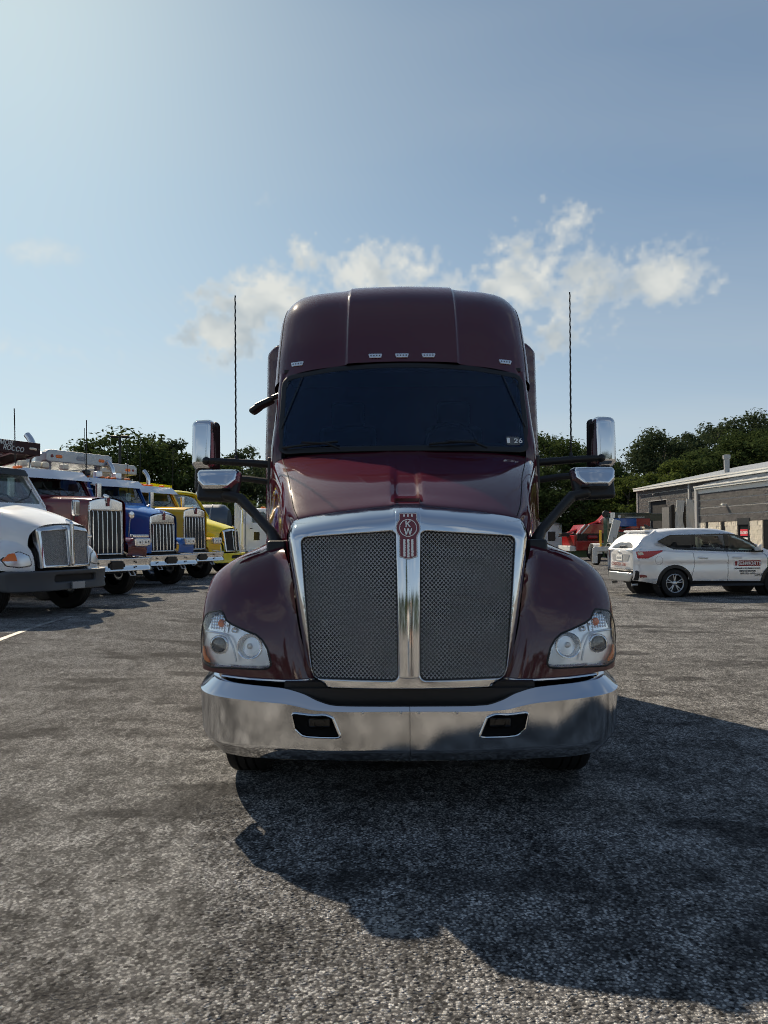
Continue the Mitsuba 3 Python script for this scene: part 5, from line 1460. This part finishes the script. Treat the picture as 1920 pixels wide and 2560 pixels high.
# crimson rotator wrecker
ro = Thing('wrecker', 'bright red heavy wrecker with folded boom and toolboxes far behind the car', 'truck', T().translate([13.0, 50.5, 0]) @ T().rotate([0, 0, 1], 6))
ro.part('body', rb(-.85, 1.2, -1.25, 1.2, .66, 1.28, .04), 'crimson_paint')
ro.part('hood_box', hull([(-.55, -1.0, 1.75), (1.05, -1.0, 1.75), (-.2, -1.0, 2.28), (1.05, -1.0, 2.32), (-.55, 1.0, 1.75), (1.05, 1.0, 1.75), (-.2, 1.0, 2.28), (1.05, 1.0, 2.32)], .04), 'crimson_paint')
ro.part('tool_bay', bx(-.7, 1.05, -1.05, 1.0, 1.25, 1.75), 'black_plastic')
for x_ in (-.52, -.22):
    ro.part('trim_rail', tube([(x_ - .25, -1.1, 1.72), (x_ + .3, -1.1, 2.3)], .04, 6), 'pale_panel')
ro.part('winch_drum', rot(lathe([(.001, -.32), (.13, -.3), (.12, .3), (.001, .32)], 20), [0, 1, 0], 90).apply_translation([.25, -1.15, 1.5]), 'crimson_paint')
ro.part('upper_mast', hull([(1.05, -.5, 2.45), (1.3, -.5, 2.3), (1.75, -.5, 3.1), (1.85, -.5, 2.8), (1.05, .5, 2.45), (1.3, .5, 2.3), (1.75, .5, 3.1), (1.85, .5, 2.8)], .05), 'crimson_paint')
for i in range(3):
    ro.part('mast_plate', hull([(1.05 + i * .22, -.56, 2.58 + i * .17), (1.22 + i * .22, -.56, 2.70 + i * .17)], [[.07, .04, .07]] * 2), 'red_bleached')
P('red_bleached', (0.55, 0.20, 0.20), .3)
ro.part('mast_frame', cat(tube([(1.15, -.5, 1.3), (1.2, -.5, 2.5)], .05, 8), tube([(1.6, -.5, 1.3), (1.6, -.5, 2.5)], .04, 8)), 'crimson_paint')
ro.part('lowered_boom', hull([(-1.0, -.2, 1.78), (-1.0, .2, 1.78), (1.0, -.2, 2.5), (1.0, .2, 2.5)], [[.05, .05, .06]] * 4), 'crimson_paint')
ro.part('boom_head', cat(rb(-1.5, -.95, -.25, .25, 1.55, 1.80, .04), tube([(-1.6, 0, 1.55), (-.9, 0, 1.85)], .05, 8)), 'black_plastic')
ro.part('tail_box', rb(-.98, -.80, -1.2, 1.2, .95, 1.65, .05), 'crimson_paint')
ro.part('step', rb(-1.25, -.85, -1.1, 1.1, .62, .95, .03), 'pale_panel')
for x_, r_ in ((.35, STEER), (1.55, STEER)):
    k = uniq(ro.key + '__wheel')
    for nm, m_, b_ in (('tyre', r_[0], 'rubber'), ('rim', r_[1], 'polished_alloy')):
        put(k + '__' + nm, m_, b_, ro.T @ T().translate([x_, -1.25, .52]) @ T().rotate([0, 0, 1], -90))
ro.part('cab', rb(2.0, 4.0, -1.1, 1.1, 1.0, 2.4, .1), 'crimson_paint')

# white site trailer at the foot of the trees
st_ = Thing('site_trailer', 'small white site trailer with one dark window at the foot of the trees', 'trailer', pose(13.2, 62, 12))
st_.part('wall', bx(-1.4, 1.2, 0, 5, .45, 2.55), 'white_paint')
st_.part('roof', hull([(-1.5, -.1, 2.58), (1.3, -.1, 2.58), (-.1, -.1, 2.72), (-1.5, 5, 2.58), (1.3, 5, 2.58), (-.1, 5, 2.72)], .03), 'roof_metal')
k = st_.part('window', bx(.0, .62, -.03, .0, 1.2, 1.95), 'dark_frame')
st_.part('pane', bx(.05, .57, -.045, -.03, 1.25, 1.9), 'tint_glass', of=k)
st_.part('skirt', bx(-1.35, 1.15, .05, 4.9, 0, .45), 'trim_grey')


# ------------------------------------------------------------------ wooded bank and trees
def hill_z(x, y):
    s = lambda a, b, v: (lambda t: t * t * (3 - 2 * t))(np.clip((v - a) / (b - a), 0, 1))
    return 4.2 * s(58, 85, y + .25 * x) * s(3, 14, x) + 2.2 * s(60, 90, y) * s(-6, -24, x) + .5 * np.sin(x * .21) * s(62, 75, y) - .25


def soil(p, n, uv):
    return mix((0.035, 0.048, 0.018), (0.075, 0.085, 0.035), fbm(p.x * .5, p.y * .5, 1.0, 4))


P('soil', proc(soil), 0.95, specular=.1)
X, Y = np.meshgrid(np.linspace(-80, 90, 86), np.linspace(57, 170, 58))
put('hill', grid(np.stack([X, Y, hill_z(X, Y)], -1)), 'soil', smooth=True)
tag('hill', kind='structure')


def leaf(key, c, tr=.55):
    def fn(p, n, uv):
        v = noise(p.x * 1.1, p.y * 1.1, p.z * 1.1)
        w = cell_rand(p.x * 5, p.y * 5, p.z * 5)
        return mi.Color3f(c) * (.6 + .55 * v + .35 * w)
    scene[key] = {'type': 'principledthin', 'base_color': proc(fn), 'roughness': .55, 'diff_trans': tr, 'eta': 1.35}


leaf('leaf_dark', (0.052, 0.070, 0.036), .5)  # lightened and blued: distance haze is mixed into this leaf colour
leaf('leaf_mid', (0.052, 0.074, 0.026), .5)
leaf('leaf_light', (0.085, 0.112, 0.030), .6)
P('bark', proc(lambda p, n, uv: mix((0.05, 0.04, 0.032), (0.12, 0.10, 0.08), fbm(p.x * 9, p.y * 9, p.z * 2, 3))), .9)


def make_tree(seed, H=10.0, spread=3.6, n_clump=46, per=150, size=.21, col=False):
    r = np.random.default_rng(seed)
    limbs = [tube([(0, 0, -.4), (r.normal(0, .1), r.normal(0, .1), H * .25), (r.normal(0, .25), r.normal(0, .25), H * .6), (r.normal(0, .3), r.normal(0, .3), H * .9)], [.022 * H, .018 * H, .011 * H, .003 * H], 8)]
    cl = []
    for i in range(n_clump):
        h = r.uniform(.16, 1.0)
        env = (np.sin(np.pi * min(1, (h - .08) / 1.0) ** .75) ** .7) * spread * (.30 if col else 1.0)
        a = r.uniform(0, 2 * np.pi)
        d = env * r.uniform(.35, 1.0) ** .6
        c = np.array([d * np.cos(a), d * np.sin(a), H * h + r.normal(0, .2)])
        cl.append((c, r.uniform(.55, 1.15) * spread * .30 * (.6 if col else 1)))
        if i % 2 == 0:
            z0 = max(H * .18, c[2] - d * .9)
            limbs.append(tube([(0, 0, z0), c * [.5, .5, 0] + [0, 0, z0 + .5 * (c[2] - z0) + .2], c], [.007 * H, .005 * H, .002 * H], 5))
    V, F = [], []
    for c, rad in cl:
        n = int(per * rad / (spread * .27))
        u = r.normal(size=(n, 3))
        u /= np.linalg.norm(u, axis=1, keepdims=True)
        pos = c + u * rad * (r.uniform(.35, 1.0, (n, 1)) ** .5) * [1, 1, .75] * (1 + .25 * r.normal(size=(n, 1)))
        nrm = u + r.normal(size=(n, 3)) * .7 + [0, 0, .4]
        nrm /= np.linalg.norm(nrm, axis=1, keepdims=True)
        t1 = np.cross(nrm, r.normal(size=(n, 3)))
        t1 /= np.linalg.norm(t1, axis=1, keepdims=True)
        t2 = np.cross(nrm, t1)
        s = size * r.uniform(.5, 1.3, (n, 1))
        q = np.stack([pos - t1 * s, pos - t2 * s * .5 + nrm * s * .15, pos + t1 * s, pos + t2 * s * .5 + nrm * s * .15], 1)
        b = sum(len(x) for x in V)
        V.append(q.reshape(-1, 3))
        i4 = b + 4 * np.arange(n)
        F.append(np.vstack([np.stack([i4, i4 + 1, i4 + 2], 1), np.stack([i4, i4 + 2, i4 + 3], 1)]))
    return cat(limbs), TM(np.vstack(V), np.vstack(F))


TREES = [make_tree(11), make_tree(12, spread=4.2, n_clump=56), make_tree(13, spread=3.2, n_clump=42), make_tree(14, spread=4.6, n_clump=60, per=150)]
POPLAR = make_tree(21, spread=3.4, n_clump=46, col=True)


def tree(name, label, x, y, H, kind, mat, ang, group=None, wide=1.0, z=None):
    k = uniq(name)
    s = H / 10.0
    zz_ = float(hill_z(x, y)) if z is None else z
    t = T().translate([x, y, zz_]) @ T().rotate([0, 0, 1], ang) @ T().scale([s * wide, s * wide, s])
    tag(k, label, 'tree', group)
    put(k + '__trunk', kind[0], 'bark', t)
    put(k + '__crown', kind[1], mat, t, smooth=False)


ORD = ['first', 'second', 'third', 'fourth', 'fifth', 'sixth', 'seventh', 'eighth', 'ninth', 'tenth', 'eleventh', 'twelfth', 'thirteenth', 'fourteenth', 'fifteenth', 'sixteenth', 'seventeenth']


def place_in_row(lst):
    order = sorted(range(len(lst)), key=lambda i: lst[i][0] / lst[i][1])
    return {i: ORD[n] for n, i in enumerate(order)}


GR = 'dark broadleaf trees on the wooded bank'
right_trees = [(11.5, 66, 9.0, 0, 'leaf_dark'), (14.8, 70, 9.6, 1, 'leaf_mid'), (18.5, 66, 8.2, 2, 'leaf_mid'), (21.5, 74, 12.4, 1, 'leaf_dark'), (25.5, 70, 12.0, 3, 'leaf_dark'), (29.5, 76, 14.4, 0, 'leaf_dark'), (33.0, 70, 13.0, 1, 'leaf_mid'),
               (37, 78, 14.5, 3, 'leaf_dark'), (42, 72, 14, 0, 'leaf_dark'), (47, 78, 15, 1, 'leaf_dark'), (12.5, 82, 10.5, 3, 'leaf_dark'), (17.5, 85, 11.0, 0, 'leaf_dark'), (24, 88, 14, 1, 'leaf_dark'), (33, 92, 16, 3, 'leaf_dark'), (41, 94, 17, 0, 'leaf_dark'),
               (52, 90, 17, 3, 'leaf_dark'), (57, 80, 15, 0, 'leaf_dark')]
pl = place_in_row(right_trees)
for i, (x, y, H, k, m) in enumerate(right_trees):
    az_ = x / y                                     # the bank's skyline: a dip beside the truck, then rising to the right
    H = (1.6 + y * float(np.interp(az_, [.16, .22, .27, .30, .33, .37, .43, .5, .7], [.116, .126, .120, .095, .118, .130, .136, .150, .175]))) * (.90 + .16 * ((i * 37) % 10) / 10) - float(hill_z(x, y))
    tree('broadleaf_tree', f'tall dark broadleaf tree on the wooded bank, {pl[i]} crown from the left', x, y, H, TREES[k], m, 53 * i, GR, 1.1)
low = [(10.2, 63, 4.8, 2, 'leaf_light'), (12.4, 64.5, 5.2, 0, 'leaf_light'), (16.2, 63, 5.0, 3, 'leaf_mid'), (19.5, 61, 5.4, 1, 'leaf_light'), (22.5, 60.5, 6.4, 2, 'leaf_light'), (26.5, 62, 7.0, 3, 'leaf_mid'), (30, 63, 7.4, 0, 'leaf_mid'), (14.3, 65, 6.0, 3, 'leaf_mid'), (35, 64, 8, 1, 'leaf_mid'), (17.6, 60.5, 4.0, 2, 'leaf_light')]
pl = place_in_row(low)
for i, (x, y, H, k, m) in enumerate(low):
    tree('bank_shrub', f'leafy sunlit shrub at the foot of the wooded bank, {pl[i]} from the left', x, y, H, TREES[k], m, 31 * i + 5, 'sunlit shrubs at the foot of the bank', 1.35)
left_trees = [(-20.5, 60, 8.3, 3, 'leaf_mid'), (-17.6, 64, 8.6, 0, 'leaf_dark'), (-14.8, 62, 7.2, 1, 'leaf_mid'), (-12.2, 68, 8.0, 2, 'leaf_dark'), (-9.6, 64, 6.3, 3, 'leaf_dark'), (-7.0, 70, 7.5, 0, 'leaf_dark'), (-4, 68, 7, 1, 'leaf_dark'), (0, 72, 7, 3, 'leaf_dark'), (4.5, 70, 6.5, 2, 'leaf_dark'), (-27, 74, 4.6, 1, 'leaf_dark'), (-33, 78, 4.5, 2, 'leaf_dark'), (8, 70, 6.4, 1, 'leaf_dark')]
pl = place_in_row(left_trees)
for i, (x, y, H, k, m) in enumerate(left_trees):
    H *= 1.13
    tree('yard_tree', f'leafy green tree behind the row of parked trucks, {pl[i]} from the left', x, y, H, TREES[k], m, 71 * i, 'trees behind the parked trucks', 1.15, z=0.0)
hs_ = [(-13.8, 55, 4.6), (-11.2, 56, 5.0), (-8.8, 57, 4.2), (-6.3, 58, 4.4), (-3, 60, 4)]
pl = place_in_row(hs_)
for i, (x, y, H) in enumerate(hs_):
    tree('hedge_shrub', f'yellow green shrub below the trees behind the parked trucks, {pl[i]} from the left', x, y, H, TREES[(i + 1) % 4], 'leaf_light' if i < 3 else 'leaf_mid', 47 * i, 'yellow green shrubs behind the parked trucks', 1.5, z=-.3)
# undergrowth that reads as one mass
ug = []
r_ = np.random.default_rng(5)
U = TREES[2][1]
parts_ = []
for i in range(60):
    x = r_.uniform(8.5, 60)
    y = r_.uniform(62, 80)
    s = r_.uniform(.22, .42)
    m_ = U.copy()
    m_.apply_transform(np.diag([s * 1.5, s * 1.5, s, 1]) @ trimesh.transformations.rotation_matrix(i * 1.3, [0, 0, 1]))
    parts_.append(mv(m_, x, y, float(hill_z(x, y)) - .2))
put('undergrowth', cat(parts_), 'leaf_mid', smooth=False)
tag('undergrowth', 'dense leafy undergrowth covering the wooded bank', 'undergrowth', kind='stuff')

# the far side of the lot, behind the camera, mirrored in the chrome
tree('poplar_tree', 'slim tall poplar across the lot behind the camera', -3.6, -26, 11, POPLAR, 'leaf_mid', 0, z=-.2, wide=1.1)
for i, (x, y, H) in enumerate([(-46, -52, 9), (-38, -55, 10), (-31, -50, 8), (-24, -54, 9.5), (-17, -50, 8.5), (-10, -53, 9), (-4, -50, 8), (3, -52, 8.5), (10, -50, 9.5), (17, -54, 10), (24, -50, 9), (32, -52, 10), (40, -50, 9)]):
    tree('far_tree', 'tree in the line across the lot behind the camera', x, y, H, TREES[i % 4], 'leaf_mid' if i % 3 else 'leaf_dark', 29 * i, 'tree line across the lot', 1.35, z=-.3)


# ------------------------------------------------------------------ the two people mirrored in the centre rib
import manifold3d as m3


def body_mesh(bones, length=.022, it=12):
    """one continuous surface round a skeleton of tapered bones (p, r, q, s)"""
    parts = []
    for p, r, q, s_ in bones:
        a, b = _ICO[2] * r + np.asarray(p, float), _ICO[2] * s_ + np.asarray(q, float)
        parts.append(m3.Manifold.hull_points(np.vstack([a, b])))
    u = m3.Manifold.batch_boolean(parts, m3.OpType.Add).refine_to_length(length)
    g = u.to_mesh()
    t = trimesh.Trimesh(np.array(g.vert_properties[:, :3]), np.array(g.tri_verts))
    trimesh.smoothing.filter_taubin(t, iterations=it)
    return t


def limb(*j):
    return [(j[i][0], j[i][1], j[i + 1][0], j[i + 1][1]) for i in range(len(j) - 1)]


def hand(w, d, up, side, s=1):
    """palm and five bent fingers from the wrist w, pointing along d, the thumb at side s"""
    w, d, up, side = (np.asarray(v, float) for v in (w, d, up, side))
    out = []
    for i, ln in enumerate((.072, .082, .076, .060)):
        k = w + side * (.033 - .022 * i) * s
        b = k + d * .085
        out += [(w + side * (.022 - .015 * i) * s, .014, b, .0115), (b, .0105, b + d * ln * .5 + up * .010, .0095), (b + d * ln * .5 + up * .010, .0095, b + d * ln * .8 + up * .035, .0085)]
    out += [(w + side * .015 * s, .016, w + side * .055 * s + d * .045, .0125), (w + side * .055 * s + d * .045, .012, w + side * .066 * s + d * .085 + up * .012, .010)]
    return out


def person(label, x, y, top_mat, leg_mat, hair_mat, pose_):
    t = Thing('person', label, 'person', T().translate([x, y, 0]) @ T().rotate([0, 0, 1], pose_.get('turn', 0)))
    hip, sh = .95, 1.43
    wr, el = pose_['wrists'], pose_['elbows']
    bones = [((0, 0, 1.02), .135, (0, 0, 1.20), .125), ((-.06, 0, 1.05), .11, (.06, 0, 1.05), .11), ((-.09, 0, 1.32), .115, (.09, 0, 1.32), .115), ((0, 0, 1.2), .12, (0, 0, 1.36), .13), ((0, 0, 1.44), .06, (0, .01, 1.53), .052)]
    bones += [((0, .02, 1.60), .072, (0, .01, 1.68), .086), ((0, .055, 1.575), .045, (0, .045, 1.62), .062), ((0, .098, 1.635), .012, (0, .112, 1.612), .013), ((-.087, .0, 1.635), .014, (-.087, -.005, 1.655), .016), ((.087, .0, 1.635), .014, (.087, -.005, 1.655), .016)]
    bones += [((-.02, .098, 1.587), .008, (.02, .098, 1.587), .008)]
    for i, s_ in enumerate((-1, 1)):
        bones += limb(((s_ * .10, 0, 1.42), .065), ((s_ * .18, 0, 1.40), .058), (el[i], .042), (wr[i], .030))
        d = np.asarray(wr[i]) - np.asarray(el[i])
        d = d / np.linalg.norm(d)
        up = np.array(pose_['palm'])
        side = np.cross(d, up)
        side /= np.linalg.norm(side)
        bones += hand(wr[i], d, up, side, -s_ * pose_.get('thumb', 1))
        bones += limb(((s_ * .085, 0, .95), .095), ((s_ * .10, .02, .50), .062), ((s_ * .105, -.02, .09), .042), ((s_ * .11, .10, .04), .036))
    t.part('body', body_mesh(bones), 'skin', smooth=True)
    sleeve = [((0, 0, 1.0), .15, (0, 0, 1.22), .142), ((-.06, 0, 1.02), .125, (.06, 0, 1.02), .125), ((-.09, 0, 1.33), .128, (.09, 0, 1.33), .128), ((0, 0, 1.2), .135, (0, 0, 1.36), .142)]
    for i, s_ in enumerate((-1, 1)):
        half_ = np.asarray((s_ * .18, 0, 1.40)) * (1 - pose_['sleeve']) + np.asarray(el[i]) * pose_['sleeve']
        sleeve += limb(((s_ * .10, 0, 1.41), .08), ((s_ * .18, 0, 1.40), .074), (half_, .062))
    t.part('shirt', body_mesh(sleeve, .03, 8), top_mat, smooth=True)
    legs = [((-.07, 0, .97), .125, (.07, 0, .97), .125)]
    for s_ in (-1, 1):
        legs += limb(((s_ * .085, 0, .94), .112), ((s_ * .10, .02, .50), .080), ((s_ * .105, -.02, .12), .060))
    t.part('trousers', body_mesh(legs, .03, 8), leg_mat, smooth=True)
    for s_ in (-1, 1):
        t.part('shoe', body_mesh([((s_ * .105, -.05, .05), .05, (s_ * .112, .15, .042), .042), ((s_ * .105, -.05, .05), .048, (s_ * .105, -.02, .11), .045)], .02, 6), 'rubber', smooth=True)
    t.part('hair', body_mesh([((0, -.02, 1.69), .092, (0, .0, 1.70), .090), ((0, -.04, 1.64), .078, (0, -.03, 1.69), .085)], .02, 6), hair_mat, smooth=True)
    for s_ in (-1, 1):
        t.part('eye', hull([(s_ * .032, .087, 1.645)], .010, 1), 'lamp_glass')
    return t


P('skin', (0.46, 0.27, 0.19), .55)
P('white_cotton', (0.72, 0.72, 0.70), .9)
P('denim', (0.05, 0.085, 0.15), .9)
P('dark_cotton', (0.02, 0.021, 0.024), .9)
P('brown_hair', (0.045, 0.028, 0.018), .6)
person('person in white shirt and blue jeans holding up a phone to photograph the truck', -.02, -.50, 'white_cotton', 'denim', 'brown_hair', dict(elbows=[(-.24, .16, 1.24), (.24, .16, 1.24)], wrists=[(-.085, .355, 1.50), (.085, .355, 1.50)], palm=(0, .0, 1.0), sleeve=.6))
ph = Thing('phone', 'black phone held up in both hands by the person in white', 'phone')
ph.part('case', rb(-.038, .038, -.045, -.036, 1.525, 1.675, .004), 'black_gloss')
ph.part('screen', bx(-.034, .034, -.0475, -.0455, 1.53, 1.67), 'tint_glass')
person('person in dark clothes standing beside the photographer with arms down', .85, -.35, 'dark_cotton', 'dark_cotton', 'brown_hair', dict(elbows=[(-.25, -.03, 1.13), (.25, -.03, 1.13)], wrists=[(-.26, .04, .88), (.26, .04, .88)], palm=(0, 1.0, 0), sleeve=.9, turn=8))
